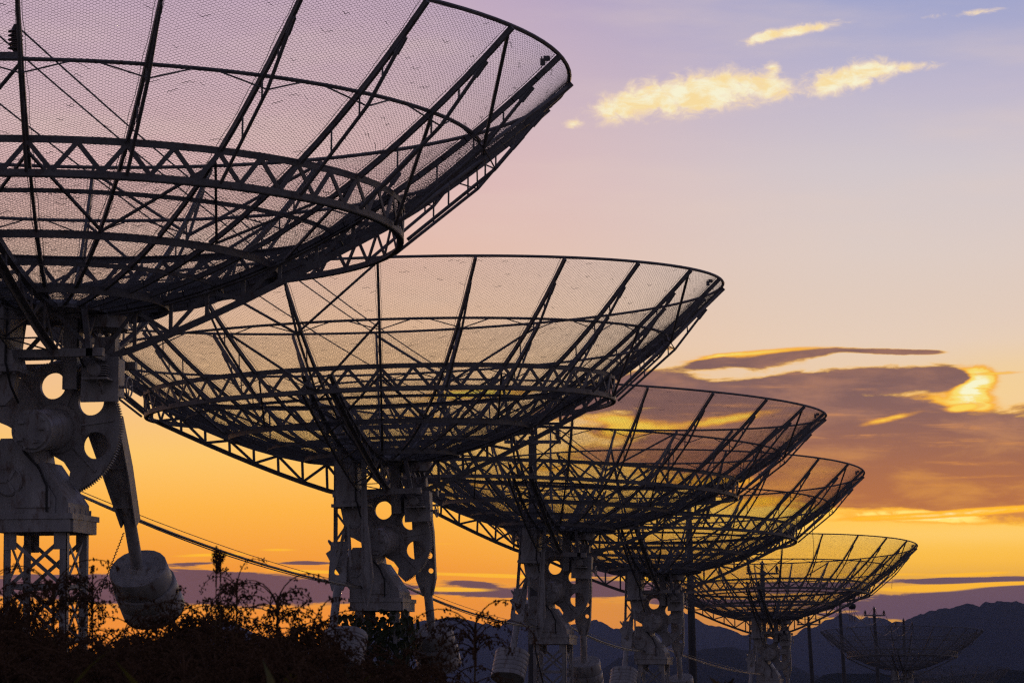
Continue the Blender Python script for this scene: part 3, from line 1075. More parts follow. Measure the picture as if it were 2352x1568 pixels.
gb_sub.append(('junction_box', MB().box((0.295, -0.15, 0.535), (0.355, -0.086, 0.585)).mesh('junction_box', PAINT)))
hw = MB()
cpt = [(0.60, 0.05 + 0.085 * math.cos(2 * PI * k / 24), 0.36 + 0.085 * math.sin(2 * PI * k / 24)) for k in range(25)]
hw.tube(cpt, 0.008, 6, False)
for k in range(3):
    a = k * 2 * PI / 3 + 0.3
    hw.tube([(0.60, 0.05, 0.36), (0.60, 0.05 + 0.085 * math.cos(a), 0.36 + 0.085 * math.sin(a))], 0.006, 5)
hw.tube([(0.53, 0.05, 0.36), (0.61, 0.05, 0.36)], 0.013, 8)
gb_sub.append(('handwheel', hw.mesh('handwheel', PAINT)))
for _n, _m in gb_sub:
    _m.transform(Matrix.Translation((0.09, 0, 0)))
gm_ = gb.mesh('gear_motor', PAINT)
gm_.transform(Matrix.Translation((0.09, 0, 0)))
MOVING.append(('gear_motor', gm_, gb_sub))

# ---- arms
la = MB()
for x in (-0.60, -0.455):
    la.angle((x, -0.10, 1.02), (x, -0.25, -0.05), 0.045, 0.007, up=(1, 0, 0))
la_sub = []
zz = [1.0, 0.80, 0.60, 0.40, 0.20, 0.0]
for k in range(5):
    x0, x1 = (-0.60, -0.455) if k % 2 else (-0.455, -0.60)
    yy = lambda z: -0.10 - 0.14 * (1.02 - z)
    la_sub.append(('lattice_bar', MB().bar((x0, yy(zz[k]), zz[k]), (x1, yy(zz[k + 1]), zz[k + 1]), 0.008, 0.03, up=(0, 0, 1)).mesh('lattice_bar', PAINT)))
plate = flat_plate('arm_plate', [[(-0.65, 0.0), (-0.42, 0.0), (-0.42, -0.55), (-0.46, -0.66), (-0.61, -0.66), (-0.66, -0.5)], circle(-0.53, -0.16, 0.048), circle(-0.535, -0.40, 0.055)], 0.03, PAINT)
plate.transform(Matrix.Translation((0, -0.25, 0)) @ Matrix.Rotation(math.radians(-17), 4, 'X'))
la_sub.append(('arm_plate', plate))
la_sub.append(('arm_tube', MB().tube([(-0.535, -0.42, -0.58), (-0.50, -0.86, -1.15)], 0.055, 14).mesh('arm_tube', PAINT, True)))
MOVING.append(('counterweight_arm', la.mesh('counterweight_arm', PAINT), la_sub))

def right_arm(lean, web, holes, y0, depth, tube):
    """web: [(x_left, x_right, z)] from top to bottom"""
    T = Matrix.Translation((0, y0, 0)) @ Matrix.Rotation(math.radians(lean), 4, 'X')
    me0 = flat_plate('counterweight_arm', [[(a, z) for a, b, z in web] + [(b, z) for a, b, z in web[::-1]]] + holes, 0.02, PAINT)
    me0.transform(T)
    subs = []
    for q in (0, 1):
        fl = MB()
        for u, v in zip(web, web[1:]):
            o_ = 0.006 if q else -0.006
            fl.bar((u[q] + o_, 0, u[2]), (v[q] + o_, 0, v[2]), 0.012, depth, up=(0, 1, 0))
        me = fl.mesh('arm_flange', PAINT)
        me.transform(T)
        subs.append(('arm_flange', me))
    me = MB().tube(tube, 0.056, 14).mesh('arm_tube', PAINT, True)
    me.transform(T)
    subs.append(('arm_tube', me))
    for z in (web[1][2] + 0.05, web[1][2] - 0.35):
        x0 = (web[1][0] + web[1][1]) / 2
        st_ = MB().box((x0 - 0.09, -depth * 0.4, z), (x0 + 0.09, -0.0115, z + 0.012)).mesh('arm_stiffener', PAINT)
        st_.transform(T)
        subs.append(('arm_stiffener', st_))
    return ('counterweight_arm', me0, subs)


ARM_SLANTED = right_arm(36, [(0.24, 0.53, 0.12), (0.31, 0.53, -0.38), (0.385, 0.505, -0.92)], [], 0.36, 0.15, [(0.445, 0, -0.70), (0.43, 0, -1.42)])
ARM_UPRIGHT = right_arm(9, [(0.30, 0.50, 0.80), (0.29, 0.545, 0.1), (0.29, 0.53, -0.50), (0.36, 0.47, -0.72)], [circle(0.47, -0.20, 0.045), circle(0.48, -0.40, 0.034)], 0.42, 0.08, [(0.415, 0, -0.60), (0.43, 0, -1.20)])


def stadium(w, d, n=10):
    """rounded rectangle with half-round ends along x"""
    r = d / 2
    out = []
    for k in range(n + 1):
        a = -PI / 2 + PI * k / n
        out.append((w / 2 - r + r * math.cos(a), r * math.sin(a)))
    for k in range(n + 1):
        a = PI / 2 + PI * k / n
        out.append((-(w / 2 - r) + r * math.cos(a), r * math.sin(a)))
    return out


def slab(w, d, z0, z1, bev=0.012):
    mb = MB()
    vs, fs = [], []
    lv = [(1 - bev * 2, z0), (1, z0 + bev), (1, z1 - bev), (1 - bev * 2, z1)]
    n = None
    for sc, z in lv:
        st = stadium(w * sc, d * sc)
        n = len(st)
        vs += [(x, y, z) for x, y in st]
    for i in range(3):
        for k in range(n):
            fs.append((i * n + k, i * n + (k + 1) % n, (i + 1) * n + (k + 1) % n, (i + 1) * n + k))
    fs.append(tuple(range(n))[::-1])
    fs.append(tuple(3 * n + k for k in range(n)))
    return mb.add(vs, fs)


def orient(p, dz, xdir=Vector((1, 0, 0))):
    z = Vector(dz).normalized()
    x = (xdir - z * xdir.dot(z)).normalized()
    y = z.cross(x)
    m = Matrix((x, y, z)).transposed().to_4x4()
    m.translation = Vector(p)
    return m


lw_m = [slab(0.58, 0.42, -0.085 * (k + 1), -0.085 * k - 0.006).mesh('weight_slab', PAINT, True) for k in range(6)]
stud = MB()
for k in (-0.05, 0.05):
    stud.tube([(k - 0.26, 0.12, 0.0), (k - 0.26, 0.12, 0.10)], 0.010, 6)
stud.box((-0.36, 0.09, 0.0), (-0.14, 0.15, 0.022))
stud_m = stud.mesh('stud_plate', PAINT)
LEFT_W = orient((-0.49, -0.85, -1.10), Vector((0.02, 0.50, 0.86)))
rw_m = [slab(0.54, 0.46, -0.20, 0.0).mesh('weight_slab', PAINT, True), slab(0.58, 0.50, -0.36, -0.206).mesh('weight_slab', PAINT, True), slab(0.58, 0.50, -0.54, -0.366).mesh('weight_slab', PAINT, True)]
RIGHT_W = orient((0.43, 1.17, -1.12), Vector((-0.05, -0.78, 0.62)))
LEFT_CW = ('counterweight', lw_m[0], [('weight_slab', q) for q in lw_m[1:]] + [('stud_plate', stud_m)])
RIGHT_CW = ('counterweight', rw_m[0], [('weight_slab', q) for q in rw_m[1:]] + [('weight_collar', MB().lathe([(0.055, 0.0), (0.085, 0.0), (0.06, 0.03), (0.055, 0.03)], 16).mesh('weight_collar', PAINT, True))])
RIGHT_UP = orient((0.43, 0.63, -1.16), Vector((-0.04, -0.46, 0.86)))

# ---- fixed mount (hub frame)
FIXED = []
FIXED.append(('axis_housing', MB().lathe([(0.02, -0.52), (0.15, -0.52), (0.165, -0.50), (0.183, -0.50), (0.183, -0.46), (0.178, -0.44), (0.178, 0.16), (0.20, 0.18), (0.20, 0.24), (0.02, 0.24)], 40, 'y', (0.0, 0, 0)).mesh('axis_housing', PAINT, True),
              [('end_lug', MB().box((-0.02 + 0.11 * c - 0.02, -0.545, 0.11 * s - 0.012), (-0.02 + 0.11 * c + 0.03, -0.521, 0.11 * s + 0.012)).mesh('end_lug', PAINT)) for c, s in ((1, 0.2), (0.5, -0.8), (-0.6, 0.7), (-0.7, -0.6))], Matrix.Rotation(math.radians(6), 4, 'X')))
for k_ in range(10):
    a_ = k_ * PI / 5
    FIXED.append(('housing_bolt', MB().tube([(0.155 * math.cos(a_), -0.522, 0.155 * math.sin(a_) - 0.05), (0.155 * math.cos(a_), -0.545, 0.155 * math.sin(a_) - 0.05)], 0.011, 6).mesh('housing_bolt', PAINT), []))
pc = MB().tube([(0.09, -0.345, -0.74), (0.09, -0.345, -0.52), (0.02, -0.35, -0.36), (-0.12, -0.35, -0.22), (-0.14, -0.33, -0.12)], 0.011, 7)
FIXED.append(('conduit', pc.mesh('conduit', BLACK, True), []))
pedp = [(-0.38, -0.75), (0.16, -0.75), (0.16, -0.62), (-0.02, -0.34), (-0.06, -0.10), (-0.34, -0.10), (-0.46, -0.34), (-0.48, -0.52), (-0.38, -0.64)]
ped = MB().prism(pedp, -0.33, 0.20)
slope = MB().prism([(0.161, -0.75), (0.275, -0.75), (0.275, -0.66), (0.02, -0.30), (-0.015, -0.34), (0.161, -0.615)], -0.31, 0.24)
hatch = MB().lathe([(0.02, -0.352), (0.03, -0.352), (0.10, -0.345), (0.115, -0.352), (0.128, -0.345), (0.128, -0.331), (0.02, -0.331)], 32, 'y', (-0.26, 0, -0.47))
spk = []
for k in range(3):
    a = k * 2 * PI / 3 + PI
    spk.append(('hatch_spoke', MB().bar((-0.26, -0.357, -0.47), (-0.26 + 0.11 * math.cos(a), -0.357, -0.47 + 0.11 * math.sin(a)), 0.012, 0.026, up=(math.sin(a), 0, -math.cos(a))).mesh('hatch_spoke', PAINT)))
panel = MB().box((-0.20, -0.345, -0.70), (0.12, -0.331, -0.56))
FIXED.append(('pedestal', ped.mesh('pedestal', PAINT), [('slope_cover', slope.mesh('slope_cover', PAINT)), ('access_panel', panel.mesh('access_panel', PAINT))] + spk))
FIXED.append(('hatch', hatch.mesh('hatch', PAINT, True), []))
dh = orient((-0.60, 0.05, -0.22), Vector((-0.55, -0.1, 0.8)), Vector((0, 1, 0)))
FIXED.append(('drive_housing', MB().prism([(-0.15, -0.20), (0.15, -0.20), (0.16, 0.05), (0.10, 0.16), (-0.10, 0.16), (-0.16, 0.05)], -0.11, 0.11).mesh('drive_housing', PAINT), [
    ('lifting_eye', MB().tube([(0.045 * math.cos(2 * PI * k / 16), 0, 0.235 + 0.045 * math.sin(2 * PI * k / 16)) for k in range(17)], 0.013, 8, False).tube([(0, 0, 0.15), (0, 0, 0.19)], 0.016, 8).mesh('lifting_eye', PAINT, True)),
    ('drive_motor', MB().lathe([(0.02, -0.30), (0.06, -0.30), (0.07, -0.28), (0.07, -0.20), (0.02, -0.20)], 16).mesh('drive_motor', PAINT, True))], dh))
HP = 0.29
FIXED.append(('platform_plate', MB().box((-0.03 - 0.36, -0.36, -0.80), (-0.03 + 0.36, 0.36, -0.752)).mesh('platform_plate', PAINT),
              [('bolt', MB().tube([(0.27, -0.28 + 0.14 * k, -0.752), (0.27, -0.28 + 0.14 * k, -0.70)], 0.013, 6).mesh('bolt', PAINT)) for k in range(5)]))
pf = MB()
for s in (-1, 1):
    pf.box((-0.03 - 0.33, s * 0.33 - 0.02, -0.91), (-0.03 + 0.33, s * 0.33 + 0.02, -0.802))
    pf.box((-0.03 + s * 0.33 - 0.022, -0.309, -0.91), (-0.03 + s * 0.33 + 0.022, 0.309, -0.802))
FIXED.append(('platform_frame', pf.mesh('platform_frame', PAINT), []))
GZ = -4.22
LEG = 0.255
for sx in (-1, 1):
    for sy in (-1, 1):
        bx, by = -0.03 + sx * LEG, sy * LEG
        lg = MB().box((bx - 0.033, by - 0.033, GZ - 0.25), (bx + 0.033, by - 0.025, -0.911)).box((bx - 0.033 if sx < 0 else bx + 0.025, by - 0.033, GZ - 0.25), (bx - 0.025 if sx < 0 else bx + 0.033, by + 0.033, -0.911))
        gus = MB().box((bx - sx * 0.03 - 0.055, by + sy * 0.036 - 0.004, -1.06), (bx - sx * 0.03 + 0.055, by + sy * 0.036 + 0.004, -0.912))
        FIXED.append(('tower_leg', lg.mesh('tower_leg', PAINT), [('gusset', gus.mesh('gusset', PAINT))]))
tiers = [-0.95, -1.38, -1.84, -2.34, -2.86, -3.40, -3.95]
for t0, t1 in zip(tiers, tiers[1:]):
    for q in range(4):
        for s in (-1, 1):
            p = Vector((-LEG * s, -LEG - 0.006 * (1.5 + s), t0))
            r = Vector((LEG * s, -LEG - 0.006 * (1.5 + s), t1))
            mm = MB().bar(p, r, 0.008, 0.032, up=(0, 0, 1)).mesh('tower_brace', PAINT)
            mm.transform(Matrix.Translation((-0.03, 0, 0)) @ rotz(q * PI / 2))
            FIXED.append(('tower_brace', mm, []))
        mm = MB().angle((-LEG, -LEG + 0.012, t1), (LEG, -LEG + 0.012, t1), 0.042, 0.007).mesh('tower_strut', PAINT)
        mm.transform(Matrix.Translation((-0.03, 0, 0)) @ rotz(q * PI / 2))
        FIXED.append(('tower_strut', mm, []))

HUB_Z = 1.04         # vertex of the bowl above the hub
PSI = math.radians(-13)


def telescope(px, py, half, fb, lr, label, full=True, fin=False, slanted=False, left=(0, 0, 0)):
    """fb: degrees the far edge hangs lower; lr: degrees the right edge stands higher"""
    Y = 4.5 * F / half
    hub = at(px, py, Y)
    root = thing('radio_telescope', label, 'radio telescope', (hub.x, hub.y, 0), PSI, 'dish radio telescopes in one straight row')
    H = Matrix.Translation((0, 0, hub.z))
    tilt_w = Matrix.Rotation(math.radians(-fb), 4, 'X') @ Matrix.Rotation(math.radians(-lr), 4, 'Y')
    tilt = rotz(-PSI) @ tilt_w @ rotz(PSI)
    D = H @ tilt @ Matrix.Translation((0, 0, HUB_Z))

    def put(name, me, m, subs):
        o = obj(name, me, root, m)
        if name == 'mesh_panel':
            o['kind'] = 'stuff'
        for sn, sm in subs:
            obj(sn, sm, o)
        return o
    for name, me, m, subs in DISH:
        put(name, me, D @ m if m is not None else D, subs if full else [])
    for it in MOVING:
        m = H @ tilt
        if len(it) == 4:
            m = m @ it[3]
        put(it[0], it[1], m, it[2] if full or it[0].startswith('counter') else it[2][:2])
    arm = ARM_SLANTED if slanted else ARM_UPRIGHT
    put(arm[0], arm[1], H @ tilt, arm[2])
    put(RIGHT_CW[0], RIGHT_CW[1], H @ tilt @ (RIGHT_W if slanted else RIGHT_UP), RIGHT_CW[2])
    put(LEFT_CW[0], LEFT_CW[1], H @ tilt @ Matrix.Translation(left) @ LEFT_W, LEFT_CW[2])
    if fin:
        put(FIN[0], FIN[1], H @ tilt, FIN[2])
    put(GEAR[0], GEAR[1], H @ tilt @ GEAR[2], GEAR[3])
    for it in FIXED:
        if not full and it[0] in ('tower_brace', 'tower_strut') and it[1].vertices[0].co.z < -2.2:
            continue
        put(it[0], it[1], H @ it[3] if len(it) == 4 else H, it[2] if full else [])
    return root, hub


TEL = [
    telescope(117, 985, 1190, 2.6, -0.4, 'largest mesh dish, cut by the upper left frame edge, big toothed gear and handwheel below', slanted=True),
    telescope(884, 1241, 800, 0.0, 2.1, 'mesh dish telescope standing on the lattice tower smothered in ivy', fin=True, left=(0.16, 0, -0.10)),
    telescope(1274, 1356, 607, 0.4, -2.4, 'mesh dish telescope just beyond the ivy tower, two rounded counterweights in the weeds', fin=True),
    telescope(1504, 1427, 483, 3.0, 0.0, 'mesh dish telescope with the thick utility pole standing directly behind its right side'),
    telescope(1770, 1500, 342, 3.2, 0.8, 'smallest sunlit-sky mesh dish, its bowl half against orange sky above the mountain saddle'),
    telescope(2073, 1580, 186, 2.4, 0.0, 'small faint mesh dish wholly against the dark blue mountain, poles behind it', full=False),
    telescope(2200, 1619, 120, 2.4, 0.0, 'farthest tiny mesh dish low at the bottom right, rim just over the hill', full=False),
]

# loose wires hanging from two bowls
for (x, y0, y1, half, k) in ((1865, 1205, 1310, 483, 3), (2046, 1305, 1352, 345, 4)):
    root, hub = TEL[k]
    Y = hub.y - 0.2
    p, q = at(x, y0, Y), at(x + 2, y1, Y)
    mid = (p + q) / 2 + Vector((0.03, 0, 0))
    inv = (Matrix.Translation(root.location) @ rotz(PSI)).inverted()
    obj('loose_wire', MB().tube([inv @ p, inv @ mid, inv @ q], 0.006, 5).mesh('loose_wire', WIRE), root)


# ================================================================== cables between the towers
def sagline(p, q, sag, n=14):
    return [p.lerp(q, k / n) + Vector((0, 0, -sag * 4 * (k / n) * (1 - k / n))) for k in range(n + 1)]


names = ['from the largest dish to the ivy tower', 'from the ivy tower to the next tower beyond', 'between the two middle towers over the ridge', 'from the fourth tower to the smallest bright dish']
for k in range(4):
    A, B = TEL[k][1], TEL[k + 1][1]
    p = A + Vector((0.10, 0.45, -0.50))
    q = B + Vector((-0.15, 0.45, -0.62))
    root = thing('cable_bundle', 'black sagging cable bundle strung low ' + names[k], 'cable', (0, 0, 0), 0, 'cables strung between the towers')
    for j, (dx, dz, sg, r) in enumerate(((0, 0, 0.12, 0.015), (0.02, -0.012, 0.145, 0.007), (0, 0.035, 0.085, 0.004), (-0.02, 0.01, 0.12, 0.008))):
        obj('cable', MB().tube(sagline(p + Vector((dx, 0, dz)), q + Vector((dx, 0, dz * 0.3)), sg), r, 6).mesh('cable', BLACK if k < 3 or j else COPPER), root)
A = TEL[2][1]
rp = thing('drop_cable', 'thin black cable dropping along the left side of the lattice tower beyond the ivy', 'cable')
p = A + Vector((-0.36, -0.4, -0.72))
obj('cable', MB().tube([p, p + Vector((0.03, 0, -0.3)), p + Vector((0.16, 0, -0.85)), p + Vector((0.42, 0, -1.3)), Vector((p.x + 0.5, p.y, 0.0))], 0.014, 6).mesh('cable', BLACK), rp)
A = TEL[0][1]
rp = thing('chain', 'thin twisted chain slanting from the tower up to the right counterweight arm', 'chain')
p, q = A + Vector((0.40, 0.40, -1.42)), A + Vector((0.60, 0.45, -0.88))
obj('chain_link', MB().tube([p.lerp(q, k / 40) + Vector((0.006 * (-1) ** k, 0, 0)) for k in range(41)], 0.006, 5).mesh('chain_link', WIRE), rp)

# ================================================================== power line along the row
POLES = [  # px at top, py at top, depth, px lean at the bottom, label
    (-90, 5, 42.7, -94, 'nearest utility pole, its crossarm tip and ribbed insulator seen through the largest dish'),
    (1223, 958, 98, 1226, 'utility pole standing behind the right side of the ivy tower dish'),
    (1581, 1146, 131, 1592, 'thick utility pole behind the fourth dish, between it and the smallest bright dish'),
    (1750, 1284, 173, 1757, 'utility pole with insulators showing through the bowl of the smallest bright dish'),
    (1856, 1409, 232, 1866, 'leaning utility pole left of the faint dish, crossarm touching the bowl above'),
    (1928, 1378, 246, 1940, 'taller leaning utility pole with a lamp-like coil at its top, left of faint dish'),
    (2007, 1391, 262, 2017, 'utility pole with crossarm rising behind the left half of the faint dish'),
    (2075, 1418, 300, 2080, 'utility pole with crossarm rising behind the middle of the faint dish'),
]
ins_prof = [(0.018, 0.0)]
for k in range(5):
    ins_prof += [(0.045, 0.03 + 0.045 * k), (0.082, 0.035 + 0.045 * k), (0.082, 0.045 + 0.045 * k), (0.045, 0.062 + 0.045 * k)]
ins_prof += [(0.03, 0.28), (0.018, 0.30)]
INS = MB().lathe(ins_prof, 14).mesh('insulator', PORCELAIN, True)
ARM = 0.60
heads = []
for i, (px, py, Y, pb, label) in enumerate(POLES):
    top = at(px, py, Y)
    foot = at(pb, 1568, Y)
    d = (foot - top) / max(0.01, top.z - foot.z)
    base_ = top + d * top.z
    if i == 0:
        base_ = Vector((top.x, top.y, 0))
    root = thing('utility_pole', label, 'utility pole', (base_.x, base_.y, 0), 0, 'utility poles along the row')
    loc = lambda v: v - Vector((base_.x, base_.y, 0))
    ax = (top - base_).normalized()
    body = top - ax * 0.45
    obj('pole', MB().tube([loc(base_), loc(body)], [0.155, 0.095], 14).mesh('pole', CONCRETE, True), root)
    ca = body - ax * 0.15
    if i == 5:
        c0 = loc(ca)
        obj('crossarm', MB().box((c0.x - 0.1, c0.y - 0.17, c0.z + 0.2), (c0.x + 0.75, c0.y - 0.11, c0.z + 0.27)).mesh('crossarm', STEEL), root)
        obj('coil', MB().lathe([(0.02, -0.20), (0.18, -0.16), (0.24, -0.02), (0.20, 0.12), (0.02, 0.18)], 14, 'z', (c0.x + 0.72, c0.y - 0.14, c0.z + 0.25)).mesh('coil', BLACK, True), root)
        for dx in (0.55, 0.68, 0.82):
            lp = [(c0.x + dx + 0.04 * math.sin(3 * t), c0.y - 0.14, c0.z + 0.10 - 0.75 * math.sin(PI * t)) if False else (c0.x + dx + 0.05 * t, c0.y - 0.14, c0.z + 0.1 - 0.8 * math.sin(PI * t * 0.9)) for t in [k / 10 for k in range(11)]]
            obj('hanging_loop', MB().tube(lp, 0.012, 5).mesh('hanging_loop', BLACK), root)
        heads.append((top, top + Vector((-0.3, 0, -0.5)), top + Vector((0.72, -0.14, -0.2))))
        obj('insulator', INS, root, Matrix.Translation(loc(body)))
        continue
    c0 = loc(ca)
    obj('crossarm', MB().box((c0.x - ARM - 0.08, c0.y - 0.17, c0.z - 0.04), (c0.x + ARM + 0.08, c0.y - 0.105, c0.z + 0.04)).mesh('crossarm', STEEL), root)
    obj('clamp', MB().lathe([(0.10, -0.06), (0.135, -0.06), (0.135, 0.06), (0.10, 0.06)], 14, 'z', tuple(c0)).mesh('clamp', STEEL), root)
    pl = c0 + Vector((-ARM, -0.14, 0.04))
    pr_ = c0 + Vector((ARM, -0.14, 0.04))
    for p in (pl, pr_):
        obj('insulator', INS, root, Matrix.Translation(p))
    obj('insulator', INS, root, Matrix.Translation(loc(body)) @ Matrix.Scale(1.3, 4))
    w = lambda v: v + Vector((base_.x, base_.y, 0))
    heads.append((top, w(pl) + Vector((0, 0, 0.29)), w(pr_) + Vector((0, 0, 0.29))))
SPANS = [(0, 1, 0.55), (1, 2, 0.35), (2, 3, 0.5), (3, 4, 0.7), (4, 5, 0.25), (5, 6, 1.1), (6, 7, 1.3)]
where = ['crossing behind the two largest bowls', 'between the poles behind the ivy and fourth dishes', 'behind the fourth dish bowl', 'behind the smallest bright bowl',
         'left of the faint dish between two leaning poles', 'sagging from the coil pole above the faint dish', 'sagging above the middle of the faint dish']
for (i, j, sg), wh in zip(SPANS, where):
    for c in range(3):
        p, q = heads[i][c], heads[j][c]
        o = obj('overhead_wire', MB().tube(sagline(p, q, sg, 24), 0.011 if i == 0 else 0.013, 5).mesh('overhead_wire', COPPER if i > 3 else BLACK))
        tag(o, ('topmost', 'left', 'right')[c] + ' of the three thin wires ' + wh, 'wire', 'power wires ' + wh)
for c in range(3):
    p = heads[7][c]
    q = p + Vector((6.5, 60, -1.2))
    tag(obj('overhead_wire', MB().tube(sagline(p, q, 0.6), 0.013, 5).mesh('overhead_wire', BLACK)), ('top', 'left', 'right')[c] + ' dark wire running on behind the faint dish from the last pole', 'wire', 'wires from the last pole')


# ================================================================== ivy on the second tower
hub2 = TEL[1][1]
iv = thing('ivy', 'dense dark ivy covering the lattice tower of the second dish', 'climbing plant', (hub2.x, hub2.y, 0), PSI)


def leaf_shape(mb, p, n, dr, L, w):
    n, dr = Vector(n).normalized(), Vector(dr).normalized()
    s = n.cross(dr).normalized()
    p = Vector(p)
    vs = [p, p + dr * L * 0.25 + s * w * 0.5 + n * 0.006, p + dr * L * 0.62 + s * w * 0.34, p + dr * L, p + dr * L * 0.62 - s * w * 0.34, p + dr * L * 0.25 - s * w * 0.5 + n * 0.006, p + dr * L * 0.45 - n * 0.01]
    mb.add(vs, [(0, 1, 6), (1, 2, 6), (2, 3, 6), (3, 4, 6), (4, 5, 6), (5, 0, 6)])


fol = MB()
ri = random.Random(5)
hz = hub2.z
for k in range(1500):
    t = ri.random() ** 0.8
    z = hz - 0.86 - 1.9 * t
    wd = 0.36 + 0.06 * math.sin(z * 7) + 0.05 * t
    side = ri.random()
    a = ri.uniform(0, 2 * PI)
    x = -0.03 + max(-1, min(1, 1.35 * math.cos(a))) * wd * ri.uniform(0.75, 1.12)
    y = max(-1, min(1, 1.35 * math.sin(a))) * wd * ri.uniform(0.75, 1.12)
    leaf_shape(fol, (x, y, z), (math.cos(a), math.sin(a), 0.5 + ri.uniform(-0.5, 0.5)), (ri.uniform(-0.5, 0.5), ri.uniform(-0.5, 0.5), -1), ri.uniform(0.06, 0.13), ri.uniform(0.05, 0.10))
tag(obj('foliage', fol.mesh('foliage', IVYM), iv), kind='stuff')
vs_ = MB()
for k in range(9):
    a = ri.uniform(0, 6.28)
    vs_.tube([(-0.03 + 0.33 * math.cos(a + 0.15 * j) , 0.33 * math.sin(a + 0.15 * j), 0.1 + (hz - 1.1) * j / 8) for j in range(9)], 0.010, 5)
obj('vine_stem', vs_.mesh('vine_stem', BARK), iv)
sprig = MB().tube([(-0.30, -0.3, hz - 1.05), (-0.45, -0.32, hz - 0.98), (-0.56, -0.32, hz - 1.02)], 0.006, 5)
obj('vine_stem', sprig.mesh('vine_stem', BARK), iv)
for (x, z, L) in ((-0.56, hz - 1.00, 0.15), (-0.50, hz - 0.97, 0.12), (-0.45, hz - 0.95, 0.13), (-0.42, hz - 1.05, 0.15), (-0.38, hz - 1.10, 0.12), (-0.44, hz - 1.18, 0.13), (-0.36, hz - 0.95, 0.12), (0.42, hz - 0.98, 0.12), (0.44, hz - 1.12, 0.12)):
    mb = MB()
    leaf_shape(mb, (x, -0.33, z), (0.2, -1, 0.2), (ri.uniform(-0.5, 0.2), 0, -1), L, L * 0.75)
    obj('leaf', mb.mesh('leaf', IVYM), iv)


# ================================================================== sorghum field in the foreground
def blade(L, w, lean, droop, seed):
    r = random.Random(seed)
    mb = MB()
    n = 9
    vs, fs = [], []
    p = Vector((0, 0, 0))
    a = lean
    for i in range(n + 1):
        t = i / n
        ww = w * (0.55 + 0.9 * t if t < 0.35 else (1 - ((t - 0.35) / 0.65) ** 1.7) * 0.87 + 0.02)
        up_ = Vector((-math.sin(a), 0, math.cos(a)))
        for s in (-1, -0.08, 0.08, 1):
            vs.append(p + Vector((0, s * ww / 2, 0)) + up_ * (abs(s) * ww * 0.22 if abs(s) > 0.5 else 0) + Vector((0, 0.02 * math.sin(t * 6 + seed), 0)))
        p = p + Vector((math.cos(a), 0, math.sin(a))) * (L / n)
        a -= droop / n * (0.4 + 1.2 * t)
    for i in range(n):
        for j in range(3):
            fs.append((i * 4 + j, i * 4 + j + 1, (i + 1) * 4 + j + 1, (i + 1) * 4 + j))
    return mb.add(vs, fs).mesh('leaf', LEAF)


BLADES = [blade(0.62, 0.060, 1.25, 2.4, 1), blade(0.75, 0.072, 1.35, 1.7, 2), blade(0.5, 0.05, 1.1, 2.9, 3), blade(0.55, 0.066, 1.45, 0.9, 4)]


def panicle(seed, style):
    """a drooping broom-like seed head; origin at the top of the stalk"""
    r = random.Random(seed)
    mb = MB()
    nb = {0: 32, 1: 22, 2: 12}[style]
    side = r.uniform(0, 6.28)
    octv = [(1, 0, 0), (-1, 0, 0), (0, 1, 0), (0, -1, 0), (0, 0, 1.7), (0, 0, -1.7)]
    octf = [(0, 2, 4), (2, 1, 4), (1, 3, 4), (3, 0, 4), (2, 0, 5), (1, 2, 5), (3, 1, 5), (0, 3, 5)]

    def seed_at(p, s):
        q = Matrix.Rotation(r.uniform(0, 6.28), 3, 'Z') @ Matrix.Rotation(r.uniform(-0.9, 0.9), 3, 'X')
        mb.add([Vector(p) + q @ (Vector(v) * s) for v in octv], octf)
    mb.tube([(0, 0, -0.02), (0, 0, 0.10)], 0.004, 5)
    for k in range(nb):
        if style == 2:
            az = r.uniform(0, 6.28)
            L = r.uniform(0.025, 0.055)
            el = r.uniform(0.9, 1.4)
            dr = r.uniform(0.0, 0.6)
        else:
            az = side + r.gauss(0, 1.5)
            L = r.uniform(0.10, 0.27)
            el = r.uniform(0.5, 1.4)
            dr = r.uniform(1.8, 3.3)
        h = r.uniform(0.0, 0.12) if style == 2 else r.uniform(0.0, 0.10)
        p = Vector((0, 0, h))
        pts = [p]
        n = 9
        a = el
        for i in range(n):
            p = p + Vector((math.cos(az) * math.cos(a), math.sin(az) * math.cos(a), math.sin(a))) * (L / n)
            a -= dr / n
            az += r.gauss(0, 0.06)
            pts.append(p)
        mb.tube(pts, [0.0022 - 0.0012 * i / n for i in range(n + 1)], 4, False)
        for i in range(4, n + 1):
            cl = pts[i].lerp(pts[i - 1], r.random())
            for _ in range(r.randint(3, 6)):
                q = cl + Vector((r.gauss(0, 0.006), r.gauss(0, 0.006), r.gauss(-0.003, 0.006)))
                seed_at(q, r.uniform(0.0021, 0.0038))
    return mb.mesh('seed_head', SEED)


HEADS = [panicle(10 + k, 0 if k < 6 else 1) for k in range(9)]
THIN = [panicle(40, 2), panicle(41, 2)]
STEMS = []
for k in range(4):
    r = random.Random(k)
    bx, by = r.uniform(-0.06, 0.06), r.uniform(-0.06, 0.06)
    STEMS.append((MB().tube([(0, 0, 0), (bx * 0.3, by * 0.3, 0.6), (bx * 0.7, by * 0.7, 1.2), (bx, by, 1.75)], [0.008, 0.007, 0.005, 0.003], 6).mesh('stem', STALK), Vector((bx, by, 1.75))))


